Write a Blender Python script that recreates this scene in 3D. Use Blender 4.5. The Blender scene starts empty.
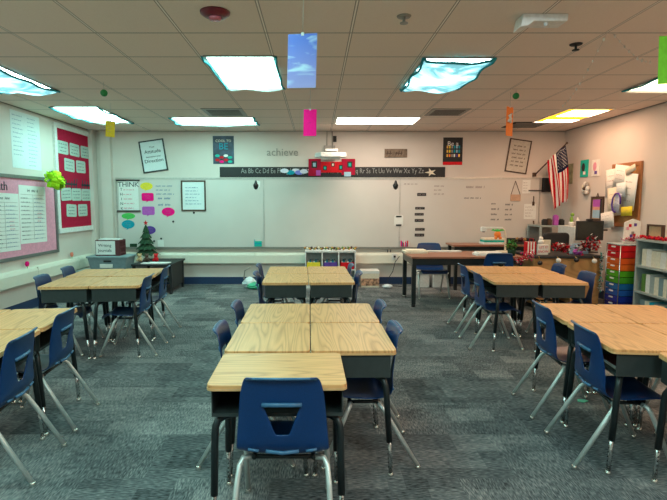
import bpy, bmesh, math, random
from mathutils import Vector, Matrix
random.seed(7)
PI = math.pi
S = bpy.context.scene
C = S.collection

# ------------------------------------------------------------------ camera, world, exposure
F, CAMH, PITCH, VPX = 490.0, 1.47, math.atan(47/490.0), 316.0
cam_d = bpy.data.cameras.new('camera'); cam = bpy.data.objects.new('camera', cam_d); C.objects.link(cam)
cam.location = (0, 0, CAMH); cam.rotation_euler = (PI/2-PITCH, 0, 0)
cam_d.sensor_width = 36; cam_d.lens = F*36/667; cam_d.shift_x = (333.5-VPX)/667
cam_d.clip_start = .02; cam_d.clip_end = 60
S.camera = cam
w = bpy.data.worlds.new('world'); S.world = w; w.use_nodes = True
w.node_tree.nodes['Background'].inputs[0].default_value = (.5, .55, .6, 1)
w.node_tree.nodes['Background'].inputs[1].default_value = .3
S.view_settings.view_transform = 'Standard'; S.view_settings.look = 'None'
S.view_settings.gamma = 1; S.view_settings.use_curve_mapping = False
S.view_settings.exposure = 1.5
COOL, NEUT, WARM = (.58, 1.0, .90), (1.0, .84, .68), (1.0, .62, .40)
POWER = 6.0

# ------------------------------------------------------------------ where things stand (room planes)
ROOM_B, ROOM_L, ROOM_R, ROOM_F, CEIL = 8.84, -3.98, 4.42, -2.6, 2.74
def at(px, py, X=None, Y=None, Z=None):
    a, b = (px-VPX)/F, -(py-250)/F
    c, s = math.cos(PITCH), math.sin(PITCH)
    d = (a, c+b*s, -s+b*c)
    t = X/d[0] if X is not None else Y/d[1] if Y is not None else (Z-CAMH)/d[2]
    return Vector((d[0]*t, d[1]*t, CAMH+d[2]*t))

# ------------------------------------------------------------------ materials
def nt(name):
    m = bpy.data.materials.new(name); m.use_nodes = True
    return m, m.node_tree, m.node_tree.nodes['Principled BSDF']
def setp(b, col=None, rough=None, metal=None, **k):
    if col is not None: b.inputs['Base Color'].default_value = (*col, 1)
    if rough is not None: b.inputs['Roughness'].default_value = rough
    if metal is not None: b.inputs['Metallic'].default_value = metal
    for n, v in k.items(): b.inputs[n.replace('_', ' ')].default_value = v
_mc = {}
def mat(name, col, rough=.6, metal=0, var=.08, scale=30, bump=0, **k):
    if name in _mc: return _mc[name]
    m, t, b = nt(name); setp(b, col, rough, metal, **k)
    co = t.nodes.new('ShaderNodeTexCoord'); n = t.nodes.new('ShaderNodeTexNoise'); n.inputs['Scale'].default_value = scale
    t.links.new(co.outputs['Object'], n.inputs['Vector'])
    r = t.nodes.new('ShaderNodeValToRGB')
    r.color_ramp.elements[0].position = .3; r.color_ramp.elements[1].position = .7
    r.color_ramp.elements[0].color = (*[c*(1-var) for c in col], 1); r.color_ramp.elements[1].color = (*[min(1, c*(1+var)) for c in col], 1)
    t.links.new(n.outputs['Fac'], r.inputs[0]); t.links.new(r.outputs[0], b.inputs['Base Color'])
    if bump:
        bn = t.nodes.new('ShaderNodeBump'); bn.inputs['Strength'].default_value = bump; bn.inputs['Distance'].default_value = .002
        t.links.new(n.outputs['Fac'], bn.inputs['Height']); t.links.new(bn.outputs[0], b.inputs['Normal'])
    _mc[name] = m; return m
def N(t, ty, **k):
    n = t.nodes.new(ty)
    for a, v in k.items(): setattr(n, a, v)
    return n
def mth(t, op, a, b=None, c=None):
    n = t.nodes.new('ShaderNodeMath'); n.operation = op
    for i, v in enumerate((a, b, c)):
        if v is None: continue
        if hasattr(v, 'links') or hasattr(v, 'is_linked'): t.links.new(v, n.inputs[i])
        else: n.inputs[i].default_value = v
    return n.outputs[0]
def mixc(t, f, a, b):
    n = t.nodes.new('ShaderNodeMix'); n.data_type = 'RGBA'
    for s, v in ((n.inputs[0], f), (n.inputs[6], a), (n.inputs[7], b)):
        if hasattr(v, 'is_linked'): t.links.new(v, s)
        elif isinstance(v, tuple): s.default_value = (*v, 1)
        else: s.default_value = v
    return n.outputs[2]

def wood(name, base, dark, amt=1.0, rough=.38, s=1.0):
    """laminate with cathedral grain running along local X"""
    m, t, b = nt(name); setp(b, rough=rough)
    co = N(t, 'ShaderNodeTexCoord'); oi = N(t, 'ShaderNodeObjectInfo')
    off = N(t, 'ShaderNodeVectorMath', operation='MULTIPLY_ADD'); off.inputs[1].default_value = (1, 1, 1)
    t.links.new(co.outputs['Object'], off.inputs[0])
    cx = N(t, 'ShaderNodeCombineXYZ'); t.links.new(mth(t, 'MULTIPLY', oi.outputs['Random'], 17.0), cx.inputs[0]); t.links.new(mth(t, 'MULTIPLY', oi.outputs['Random'], 9.0), cx.inputs[1])
    t.links.new(cx.outputs[0], off.inputs[2])
    mp = N(t, 'ShaderNodeMapping'); mp.inputs['Scale'].default_value = (.38*s, 4.6*s, 1); t.links.new(off.outputs[0], mp.inputs[0])
    n1 = N(t, 'ShaderNodeTexNoise'); n1.inputs['Scale'].default_value = 1.6; n1.inputs['Detail'].default_value = 1.5; t.links.new(mp.outputs[0], n1.inputs[0])
    rings = mth(t, 'FRACT', mth(t, 'MULTIPLY', n1.outputs['Fac'], 19.0))
    tri = mth(t, 'ABSOLUTE', mth(t, 'SUBTRACT', rings, .5))
    line = mth(t, 'POWER', mth(t, 'MULTIPLY', tri, 2.0), 2.0)
    mp2 = N(t, 'ShaderNodeMapping'); mp2.inputs['Scale'].default_value = (6, 160, 1); t.links.new(off.outputs[0], mp2.inputs[0])
    n2 = N(t, 'ShaderNodeTexNoise'); n2.inputs['Scale'].default_value = 1; t.links.new(mp2.outputs[0], n2.inputs[0])
    f = mth(t, 'MULTIPLY', mth(t, 'ADD', mth(t, 'MULTIPLY', line, .62), mth(t, 'MULTIPLY', n2.outputs['Fac'], .5)), amt)
    t.links.new(mixc(t, f, base, dark), b.inputs['Base Color'])
    return m

def carpet():
    m, t, b = nt('carpet_tile'); setp(b, rough=.95); b.inputs['Specular IOR Level'].default_value = .15
    co = N(t, 'ShaderNodeTexCoord'); sp = N(t, 'ShaderNodeSeparateXYZ'); t.links.new(co.outputs['Object'], sp.inputs[0])
    def layer(sz, lx, ly, seed):
        u = mth(t, 'DIVIDE', sp.outputs[0], sz*lx); v = mth(t, 'DIVIDE', sp.outputs[1], sz*ly)
        fv = mth(t, 'FLOOR', v); u2 = mth(t, 'ADD', u, mth(t, 'MULTIPLY', fv, .37)); fu = mth(t, 'FLOOR', u2)
        c = N(t, 'ShaderNodeCombineXYZ'); t.links.new(fu, c.inputs[0]); t.links.new(fv, c.inputs[1]); c.inputs[2].default_value = seed
        wn = N(t, 'ShaderNodeTexWhiteNoise'); t.links.new(c.outputs[0], wn.inputs[0]); return wn
    big = layer(.5, 1, 1, 3.3); sm = layer(.25, 1.2, .8, 1.7); sm2 = layer(.12, 1.8, .8, 5.1)
    def streak(sx, sy):
        mp = N(t, 'ShaderNodeMapping'); mp.inputs['Scale'].default_value = (sx, sy, 1); t.links.new(co.outputs['Object'], mp.inputs[0])
        n = N(t, 'ShaderNodeTexNoise'); n.inputs['Scale'].default_value = 1; n.inputs['Detail'].default_value = 3; t.links.new(mp.outputs[0], n.inputs[0]); return n.outputs['Fac']
    sa, sb = streak(150, 26), streak(26, 150)
    sel = mth(t, 'GREATER_THAN', big.outputs['Value'], .35)
    mx = N(t, 'ShaderNodeMix'); t.links.new(sel, mx.inputs[0]); t.links.new(sb, mx.inputs[2]); t.links.new(sa, mx.inputs[3])
    st = mth(t, 'MULTIPLY', mth(t, 'SUBTRACT', mx.outputs[0], .5), 1.9)
    tone = mth(t, 'ADD', mth(t, 'MULTIPLY', sm.outputs['Value'], .30), mth(t, 'MULTIPLY', big.outputs['Value'], .20))
    tone = mth(t, 'ADD', tone, mth(t, 'MULTIPLY', sm2.outputs['Value'], .17))
    f = mth(t, 'ADD', mth(t, 'ADD', tone, st), .17)
    r = N(t, 'ShaderNodeValToRGB'); r.color_ramp.elements[0].position = 0; r.color_ramp.elements[1].position = 1
    r.color_ramp.elements[0].color = (.022, .024, .026, 1); r.color_ramp.elements[1].color = (.33, .315, .305, 1)
    e = r.color_ramp.elements.new(.5); e.color = (.124, .134, .141, 1)
    t.links.new(f, r.inputs[0]); t.links.new(r.outputs[0], b.inputs['Base Color'])
    bp = N(t, 'ShaderNodeBump'); bp.inputs['Strength'].default_value = .35; bp.inputs['Distance'].default_value = .003
    t.links.new(mx.outputs[0], bp.inputs['Height']); t.links.new(bp.outputs[0], b.inputs['Normal'])
    return m

def cloud_print():
    m, t, b = nt('cloud_photo'); setp(b, rough=.4)
    co = N(t, 'ShaderNodeTexCoord'); mp = N(t, 'ShaderNodeMapping'); mp.inputs['Scale'].default_value = (5, 17, 1); mp.inputs['Rotation'].default_value = (0, 0, .35); t.links.new(co.outputs['Object'], mp.inputs[0])
    n = N(t, 'ShaderNodeTexNoise'); n.inputs['Scale'].default_value = 1; n.inputs['Detail'].default_value = 3; n.inputs['Distortion'].default_value = .6; t.links.new(mp.outputs[0], n.inputs[0])
    sp = N(t, 'ShaderNodeSeparateXYZ'); t.links.new(co.outputs['Object'], sp.inputs[0])
    low = mth(t, 'SUBTRACT', .35, mth(t, 'MULTIPLY', sp.outputs[1], 3.2))
    lowc = N(t, 'ShaderNodeClamp'); t.links.new(low, lowc.inputs[0])
    sky = mixc(t, lowc.outputs[0], (.10, .16, .68), (.42, .36, .70))
    r = N(t, 'ShaderNodeValToRGB'); r.color_ramp.elements[0].position = .52; r.color_ramp.elements[1].position = .66
    r.color_ramp.elements[0].color = (0, 0, 0, 1); r.color_ramp.elements[1].color = (1, 1, 1, 1); t.links.new(n.outputs['Fac'], r.inputs[0])
    t.links.new(mixc(t, r.outputs[0], sky, (.55, .68, .90)), b.inputs['Base Color'])
    return m
def ceiling_mat():
    m, t, b = nt('ceiling_tile'); setp(b, rough=.9)
    co = N(t, 'ShaderNodeTexCoord'); sp = N(t, 'ShaderNodeSeparateXYZ'); t.links.new(co.outputs['Object'], sp.inputs[0])
    def ln(o, off, pitch, wd):
        f = mth(t, 'FRACT', mth(t, 'DIVIDE', mth(t, 'SUBTRACT', o, off), pitch))
        d = mth(t, 'MULTIPLY', mth(t, 'ABSOLUTE', mth(t, 'SUBTRACT', f, .5)), -1.0)   # -.5 at the joint
        return mth(t, 'ADD', d, .5), wd/pitch   # distance to joint in tile units
    dx, wx = ln(sp.outputs[0], -.375, .637, .009); dy, wy = ln(sp.outputs[1], 3.21, .604, .007)
    gx = mth(t, 'LESS_THAN', dx, wx); gy = mth(t, 'LESS_THAN', dy, wy)
    grid = mth(t, 'MAXIMUM', gx, gy)
    ex = mth(t, 'LESS_THAN', mth(t, 'ABSOLUTE', mth(t, 'SUBTRACT', dx, wx)), .006); ey = mth(t, 'LESS_THAN', mth(t, 'ABSOLUTE', mth(t, 'SUBTRACT', dy, wy)), .008)
    edge = mth(t, 'MAXIMUM', ex, ey)
    n = N(t, 'ShaderNodeTexNoise'); n.inputs['Scale'].default_value = 90; n.inputs['Detail'].default_value = 4; t.links.new(co.outputs['Object'], n.inputs[0])
    n3 = N(t, 'ShaderNodeTexNoise'); n3.inputs['Scale'].default_value = .9; t.links.new(co.outputs['Object'], n3.inputs[0])
    base = mixc(t, n.outputs['Fac'], CT0, CT1)
    base = mixc(t, mth(t, 'MULTIPLY', n3.outputs['Fac'], .25), base, (.66, .56, .48))
    c = mixc(t, mth(t, 'MULTIPLY', grid, .75), base, CTG)
    c = mixc(t, mth(t, 'MULTIPLY', edge, .7), c, (.16, .11, .085))
    t.links.new(c, b.inputs['Base Color'])
    bp = N(t, 'ShaderNodeBump'); bp.inputs['Strength'].default_value = .3; bp.inputs['Distance'].default_value = .003
    t.links.new(n.outputs['Fac'], bp.inputs['Height']); t.links.new(bp.outputs[0], b.inputs['Normal'])
    return m
CT0, CT1, CTG = (.80, .64, .55), (.90, .76, .67), (.93, .85, .78)

def emit(name, col, st):
    m = bpy.data.materials.new(name); m.use_nodes = True; t = m.node_tree; t.nodes.clear()
    e = t.nodes.new('ShaderNodeEmission'); o = t.nodes.new('ShaderNodeOutputMaterial')
    e.inputs[0].default_value = (*col, 1); e.inputs[1].default_value = st; t.links.new(e.outputs[0], o.inputs[0]); return m
def fabric(name, col, thru):
    m = bpy.data.materials.new(name); m.use_nodes = True; t = m.node_tree; t.nodes.clear()
    o = t.nodes.new('ShaderNodeOutputMaterial'); tr = t.nodes.new('ShaderNodeBsdfTransparent'); tl = t.nodes.new('ShaderNodeBsdfTranslucent'); df = t.nodes.new('ShaderNodeBsdfDiffuse')
    co = N(t, 'ShaderNodeTexCoord'); n = N(t, 'ShaderNodeTexNoise'); n.inputs['Scale'].default_value = 3.2; n.inputs['Detail'].default_value = 3; n.inputs['Distortion'].default_value = .8
    t.links.new(co.outputs['Object'], n.inputs[0])
    rr = N(t, 'ShaderNodeValToRGB'); rr.color_ramp.elements[0].position = .42; rr.color_ramp.elements[1].position = .64
    rr.color_ramp.elements[0].color = (*[c*.55 for c in col], 1); rr.color_ramp.elements[1].color = (*([c for c in col] if col[0] > .1 else [c*3.2+.02 for c in col]), 1); t.links.new(n.outputs['Fac'], rr.inputs[0])
    t.links.new(rr.outputs[0], tr.inputs[0]); t.links.new(rr.outputs[0], tl.inputs[0]); df.inputs[0].default_value = (*[c*.6 for c in col], 1)
    m1 = t.nodes.new('ShaderNodeMixShader'); m1.inputs[0].default_value = .35; t.links.new(tl.outputs[0], m1.inputs[1]); t.links.new(df.outputs[0], m1.inputs[2])
    m2 = t.nodes.new('ShaderNodeMixShader'); m2.inputs[0].default_value = thru; t.links.new(m1.outputs[0], m2.inputs[1]); t.links.new(tr.outputs[0], m2.inputs[2])
    t.links.new(m2.outputs[0], o.inputs[0]); return m

M = dict(
    wall=mat('wall_paint', (.69, .61, .56), .75, var=.02, scale=3),
    wall_low=mat('wall_paint_lower', (.66, .62, .56), .6, var=.02, scale=3),
    casing=mat('cream_casing', (.74, .70, .60), .45, var=.02),
    base=mat('navy_baseboard', (.012, .035, .10), .5),
    laminate=wood('oak_laminate', (.86, .46, .185), (.48, .20, .065), .9),
    edge=mat('tan_edge_band', (.70, .40, .18), .4),
    steel=mat('dark_steel', (.040, .050, .050), .42, .2, bump=0),
    sleeve=mat('black_steel', (.018, .024, .026), .35, .3),
    inside=mat('steel_inside', (.02, .028, .03), .6),
    chrome=mat('chrome', (.62, .64, .64), .18, 1, var=.05),
    silver=mat('silver_tube', (.60, .62, .60), .34, .45, var=.05),
    glide=mat('glide_nickel', (.8, .78, .72), .15, 1),
    plastic=mat('navy_plastic', (.002, .034, .135), .32, 0, var=.12, scale=200, bump=.25),
    plastic_lip=mat('blue_edge_glint', (.045, .14, .27), .3),  # paler blue paints the highlights along the chair shell's lips
    blk=mat('black_plastic', (.012, .012, .014), .4), blkm=mat('matt_black', (.02, .02, .022), .7),
    white=mat('white_plastic', (.75, .74, .72), .4), paper=mat('paper', (.80, .80, .77), .8, var=.03),
    paperblue=mat('chart_paper', (.72, .79, .80), .8, var=.03), cream=mat('cream_paper', (.78, .70, .56), .8),
    board=mat('whiteboard_enamel', (.64, .60, .565), .28, var=.02, scale=2),
    alu=mat('aluminium_trim', (.55, .53, .50), .35, .7),
    ink=mat('dark_ink', (.03, .035, .05), .8), inkfaint=mat('faint_marker', (.30, .22, .22), .8), inkblue=mat('blue_ink', (.10, .20, .36), .8), inkred=mat('red_ink', (.7, .10, .18), .8),
    pink=mat('pink_backing', (.78, .33, .44), .8, Specular_IOR_Level=.12), crimson=mat('crimson_backing', (.42, .012, .045), .8, Specular_IOR_Level=.12),
    magenta=mat('neon_magenta', (.98, .004, .22), .6, Specular_IOR_Level=.12), green=mat('neon_green', (.25, .85, .06), .6, Specular_IOR_Level=.12), orange=mat('neon_orange', (1.0, .26, .06), .6, Specular_IOR_Level=.12), yellow=mat('bright_yellow', (.85, .68, .05), .6, Specular_IOR_Level=.12),
    purple=mat('violet_card', (.50, .11, .50), .6, Specular_IOR_Level=.12), dpurple=mat('deep_purple', (.12, .06, .32), .6, Specular_IOR_Level=.12), teal=mat('teal_card', (.01, .33, .45), .6, Specular_IOR_Level=.12), lgreen=mat('leaf_green', (.08, .55, .12), .6, Specular_IOR_Level=.12), turq=mat('turquoise_panel', (.02, .45, .36), .6, Specular_IOR_Level=.12),
    greyw=mat('light_grey_cabinet', (.36, .41, .40), .5), greybin=mat('grey_tote', (.21, .30, .33), .5),
    maroon=mat('maroon_crate', (.10, .018, .022), .6), brown=mat('brown_frame', (.07, .035, .02), .5), cork=mat('cork', (.42, .21, .07), .9, var=.3, scale=80),
    red=mat('red', (.62, .012, .02), .45, Specular_IOR_Level=.12), dgreen=mat('evergreen', (.010, .045, .018), .9, var=.5, scale=60), gold=mat('gold', (.7, .42, .1), .3, .8),
    reddish=wood('cherry_table', (.40, .17, .10), (.20, .07, .04), .8), oakdesk=wood('honey_oak', (.50, .27, .10), (.30, .14, .05), .8, .5),
    lime=mat('lime_ribbon', (.50, .95, .03), .6, Specular_IOR_Level=.12), string=mat('nylon_string', (.5, .48, .44), .5), flagblue=mat('flag_blue', (.008, .014, .05), .8, Specular_IOR_Level=.12), flagred=mat('flag_red', (.50, .008, .02), .8, Specular_IOR_Level=.12), flagwhite=mat('flag_white', (.80, .76, .72), .8),
    vent=mat('vent_grey', (.34, .31, .28), .5, .3), dark=mat('dark_slot', (.02, .018, .016), .9), clear=mat('clear_plastic', (.7, .75, .78), .2, 0), tan=mat('tan_folder', (.60, .40, .22), .7),
    darkred=mat('alarm_red', (.17, .008, .02), .35), sky=mat('photo_violet', (.20, .24, .72), .5, Specular_IOR_Level=.12), foil=mat('photo_cloud', (.72, .74, .86), .5), olive=mat('olive_leaf', (.10, .22, .04), .7), bluebin=mat('pale_blue_box', (.35, .55, .70), .5),
)

# ------------------------------------------------------------------ mesh building
class MB:
    def __init__(s): s.v = []; s.f = []; s.m = []; s.mats = []; s.sm = []
    def mi(s, m):
        if m is None: return 0
        if m not in s.mats: s.mats.append(m)
        return s.mats.index(m)
    def add(s, vs, fs, m=None, sm=False, X=None):
        b = len(s.v); k = s.mi(m)
        s.v += [tuple(X @ Vector(p)) if X else tuple(p) for p in vs]
        for f in fs: s.f.append([b+i for i in f]); s.m.append(k); s.sm.append(sm)
        return s
    def box(s, a, b, m=None, X=None):
        (x0, y0, z0), (x1, y1, z1) = a, b
        return s.add([(x0,y0,z0),(x1,y0,z0),(x1,y1,z0),(x0,y1,z0),(x0,y0,z1),(x1,y0,z1),(x1,y1,z1),(x0,y1,z1)],
                     [(3,2,1,0),(4,5,6,7),(0,1,5,4),(1,2,6,5),(2,3,7,6),(3,0,4,7)], m, X=X)
    def prism(s, pts, z0, z1, m=None, X=None):     # polygon in xy, counter-clockwise
        n = len(pts)
        return s.add([(x,y,z0) for x,y in pts]+[(x,y,z1) for x,y in pts], [tuple(range(n))[::-1], tuple(range(n,2*n))]+[(i,(i+1)%n,n+(i+1)%n,n+i) for i in range(n)], m, X=X)
    def tube(s, pts, r, m=None, n=10, X=None, cap=True):
        pts = [Vector(p) for p in pts]; rr = r if isinstance(r, (list, tuple)) else [r]*len(pts)
        vs, fs = [], []; up = Vector((0,0,1)); prev = None
        for i, p in enumerate(pts):
            d = (pts[min(i+1,len(pts)-1)]-pts[max(i-1,0)]).normalized()
            if prev is None:
                a = d.cross(up); a = a.normalized() if a.length > 1e-3 else Vector((1,0,0))
            else:
                a = prev-d*prev.dot(d); a.normalize()
            prev = a; b = d.cross(a)
            for k in range(n):
                t = 2*PI*k/n; vs.append(p+(a*math.cos(t)+b*math.sin(t))*rr[i])
        for i in range(len(pts)-1):
            for k in range(n): fs.append((i*n+k, i*n+(k+1)%n, (i+1)*n+(k+1)%n, (i+1)*n+k))
        if cap: fs.append(tuple(range(n))[::-1]); fs.append(tuple((len(pts)-1)*n+k for k in range(n)))
        return s.add(vs, fs, m, True, X)
    def lathe(s, prof, m=None, n=16, o=(0,0,0), X=None, sm=True):
        vs = [(o[0]+r*math.cos(2*PI*k/n), o[1]+r*math.sin(2*PI*k/n), o[2]+z) for r, z in prof for k in range(n)]
        fs = [(i*n+k, i*n+(k+1)%n, (i+1)*n+(k+1)%n, (i+1)*n+k) for i in range(len(prof)-1) for k in range(n)]
        fs += [tuple(range(n))[::-1], tuple((len(prof)-1)*n+k for k in range(n))]
        return s.add(vs, fs, m, sm, X)
    def ball(s, c, r, m=None, n=12, sc=(1,1,1)):
        h = n//2; vs = []; fs = []
        for i in range(h+1):
            a = PI*i/h
            for k in range(n):
                t = 2*PI*k/n; vs.append((c[0]+r*sc[0]*math.sin(a)*math.cos(t), c[1]+r*sc[1]*math.sin(a)*math.sin(t), c[2]-r*sc[2]*math.cos(a)))
        for i in range(h):
            for k in range(n): fs.append((i*n+k, i*n+(k+1)%n, (i+1)*n+(k+1)%n, (i+1)*n+k))
        return s.add(vs, fs, m, True)
    def quad(s, x0, y0, x1, y1, z, m=None): return s.add([(x0,y0,z),(x1,y0,z),(x1,y1,z),(x0,y1,z)], [(0,1,2,3)], m)
    def scrib(s, x0, y1, x1, y0, rows, m, z=.0012, fill=.85, h=.35, seed=0, center=False):
        """hand written lines: small slanted strokes grouped into words"""
        rnd = random.Random(seed+rows*7+int(abs(x0)*1000)); dy = (y1-y0)/rows
        for i in range(rows):
            yc = y1-dy*(i+.5); L = (x1-x0)*fill*rnd.uniform(.65, 1.0); x = x0 if not center else (x0+x1-L)/2; e = x+L; hh = dy*h
            while x < e:
                wl = min(e-x, rnd.uniform(1.2, 3.5)*hh)
                k = max(2, int(wl/(hh*.45)))
                for j in range(k):
                    xa = x+wl*j/k; s.add([(xa,yc-hh*.5,z),(xa+hh*.16,yc-hh*.5,z),(xa+hh*.34,yc+hh*rnd.uniform(.15,.55),z),(xa+hh*.18,yc+hh*rnd.uniform(.15,.55),z)], [(0,1,2,3)], m)
                s.add([(x,yc-hh*.12,z),(x+wl*.9,yc-hh*.12,z),(x+wl*.9,yc+hh*.06,z),(x,yc+hh*.06,z)], [(0,1,2,3)], m)
                x += wl+hh*.6
        return s
    def build(s, name, m=None, parent=None, sm=None, bevel=0, **props):
        me = bpy.data.meshes.new(name); me.from_pydata(s.v, [], s.f)
        ms = list(s.mats) or [m]
        if m is not None and s.mats: ms = s.mats
        for x in ms: me.materials.append(x)
        for p, k, q in zip(me.polygons, s.m, s.sm): p.material_index = min(k, len(ms)-1); p.use_smooth = q if sm is None else sm
        me.update(); o = bpy.data.objects.new(name, me); C.objects.link(o)
        if parent: o.parent = parent
        if bevel:
            b = o.modifiers.new('edge', 'BEVEL'); b.width = bevel; b.segments = 2; b.limit_method = 'ANGLE'; b.angle_limit = .7
        for k, v in props.items(): o[k] = v
        return o
def tag(o, label, cat, group=None):
    o['label'] = label; o['category'] = cat
    if group: o['group'] = group
    return o
def thing(name, label, cat, loc=(0,0,0), rz=0, group=None):
    o = bpy.data.objects.new(name, None); C.objects.link(o); o.location = loc; o.rotation_euler = (0,0,rz)
    o.empty_display_size = .05
    return tag(o, label, cat, group)
def struct(name, mb, m=None, parent=None):
    o = mb.build(name, m, parent); o['kind'] = 'structure'; return o
def dup(root, loc=None, rz=None, label=None, group=None):
    def cp(o, par):
        c = o.copy(); C.objects.link(c)
        if par is not None: c.parent = par
        for ch in list(o.children): cp(ch, c)
        return c
    r = cp(root, None)
    if loc is not None: r.location = loc
    if rz is not None: r.rotation_euler = (0,0,rz)
    if label: r['label'] = label
    if group: r['group'] = group
    return r
def rrect(x0, y0, x1, y1, r, n=5):
    p = []
    for cx, cy, a in ((x1-r,y0+r,-PI/2),(x1-r,y1-r,0),(x0+r,y1-r,PI/2),(x0+r,y0+r,PI)):
        for i in range(n+1): t = a+PI/2*i/n; p.append((cx+r*math.cos(t), cy+r*math.sin(t)))
    return p
def text(body, size, m, parent, loc, name='lettering', ex=.001, align='CENTER', rz=0, sx=1):
    cu = bpy.data.curves.new(name, 'FONT'); cu.body = body; cu.size = size; cu.align_x = align; cu.align_y = 'CENTER'; cu.extrude = ex; cu.resolution_u = 2
    cu.materials.append(m); tmp = bpy.data.objects.new(name, cu); C.objects.link(tmp)
    me = bpy.data.meshes.new_from_object(tmp.evaluated_get(bpy.context.evaluated_depsgraph_get())); bpy.data.objects.remove(tmp); bpy.data.curves.remove(cu)
    for v in me.vertices: v.co.x *= sx
    o = bpy.data.objects.new(name, me); C.objects.link(o); o.parent = parent; o.location = loc; o.rotation_euler = (0,0,rz)
    return o

# ------------------------------------------------------------------ room shell
struct('floor', MB().box((ROOM_L,ROOM_F,-.1),(ROOM_R,ROOM_B,0)), carpet())
struct('ceiling', MB().box((ROOM_L,ROOM_F,CEIL),(ROOM_R,ROOM_B,CEIL+.1)), ceiling_mat())
struct('wall_back', MB().box((ROOM_L-.1,ROOM_B,-.1),(ROOM_R+.1,ROOM_B+.1,CEIL+.1)), M['wall'])
struct('wall_left', MB().box((ROOM_L-.1,ROOM_F,-.1),(ROOM_L,ROOM_B,CEIL+.1)), M['wall'])
struct('wall_right', MB().box((ROOM_R,ROOM_F,-.1),(ROOM_R+.1,ROOM_B,CEIL+.1)), M['wall'])
struct('wall_front', MB().box((ROOM_L-.1,ROOM_F-.1,-.1),(ROOM_R+.1,ROOM_F,CEIL+.1)), M['wall'])
for nm, a, b in (('baseboard_back',(ROOM_L,ROOM_B-.012,0),(ROOM_R,ROOM_B,.13)), ('baseboard_left',(ROOM_L,ROOM_F,0),(ROOM_L+.012,ROOM_B-.012,.13)), ('baseboard_right',(ROOM_R-.012,ROOM_F,0),(ROOM_R,ROOM_B-.012,.13))):
    struct(nm, MB().box(a, b), M['base'])
q = .022
struct('trim_1', MB().box((ROOM_L,ROOM_B-q,CEIL-.006),(ROOM_R,ROOM_B,CEIL-.001)).box((ROOM_L,ROOM_F,CEIL-.006),(ROOM_L+q,ROOM_B-q,CEIL-.001)).box((ROOM_R-q,ROOM_F,CEIL-.006),(ROOM_R,ROOM_B-q,CEIL-.001)), mat('ceiling_angle', (.16,.13,.11), .5))
# boxed pipe chase in the left corner and slim posts on the left wall
struct('trim_2', MB().box((-3.80,8.74,0),(-3.62,ROOM_B,CEIL)).box((-3.98,8.66,0),(-3.90,ROOM_B,CEIL)), M['wall'])

# casing that runs round the room below the boards
def casing_prof(t): return [(0,.375),(.075,.375),(.095,.395),(.095,.535),(.075,.575),(0,.585)]
cz = MB()
pr = casing_prof(0)
vs = [(ROOM_L, ROOM_B-d, z) for d, z in pr]+[(ROOM_R-.9, ROOM_B-d, z) for d, z in pr]; n = len(pr)
cz.add(vs, [(i,(i+1)%n,n+(i+1)%n,n+i) for i in range(n)]+[tuple(range(n)), tuple(range(n,2*n))[::-1]])
for x in (-2.3, -1.1, .9, 2.1, 3.2): cz.box((x-.004, ROOM_B-.098, .378), (x+.004, ROOM_B-.05, .58))
tag(cz.build('wall_raceway', M['casing']), 'long cream metal pipe casing running under the whiteboard on back wall', 'pipe casing')
cz = MB(); z0 = .0
vs = [(ROOM_L+d, ROOM_F+.05, z) for d, z in pr]+[(ROOM_L+d, 8.58, z) for d, z in pr]
cz.add(vs, [(i,(i+1)%n,n+(i+1)%n,n+i) for i in range(n)]+[tuple(range(n)), tuple(range(n,2*n))[::-1]])
for y in (3.2, 4.4, 5.6, 6.8, 8.0): cz.box((ROOM_L+.05, y-.004, .378), (ROOM_L+.098, y+.004, .58))
tag(cz.build('wall_raceway', M['casing']), 'cream metal pipe casing along the left wall under the pink board', 'pipe casing')

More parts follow.
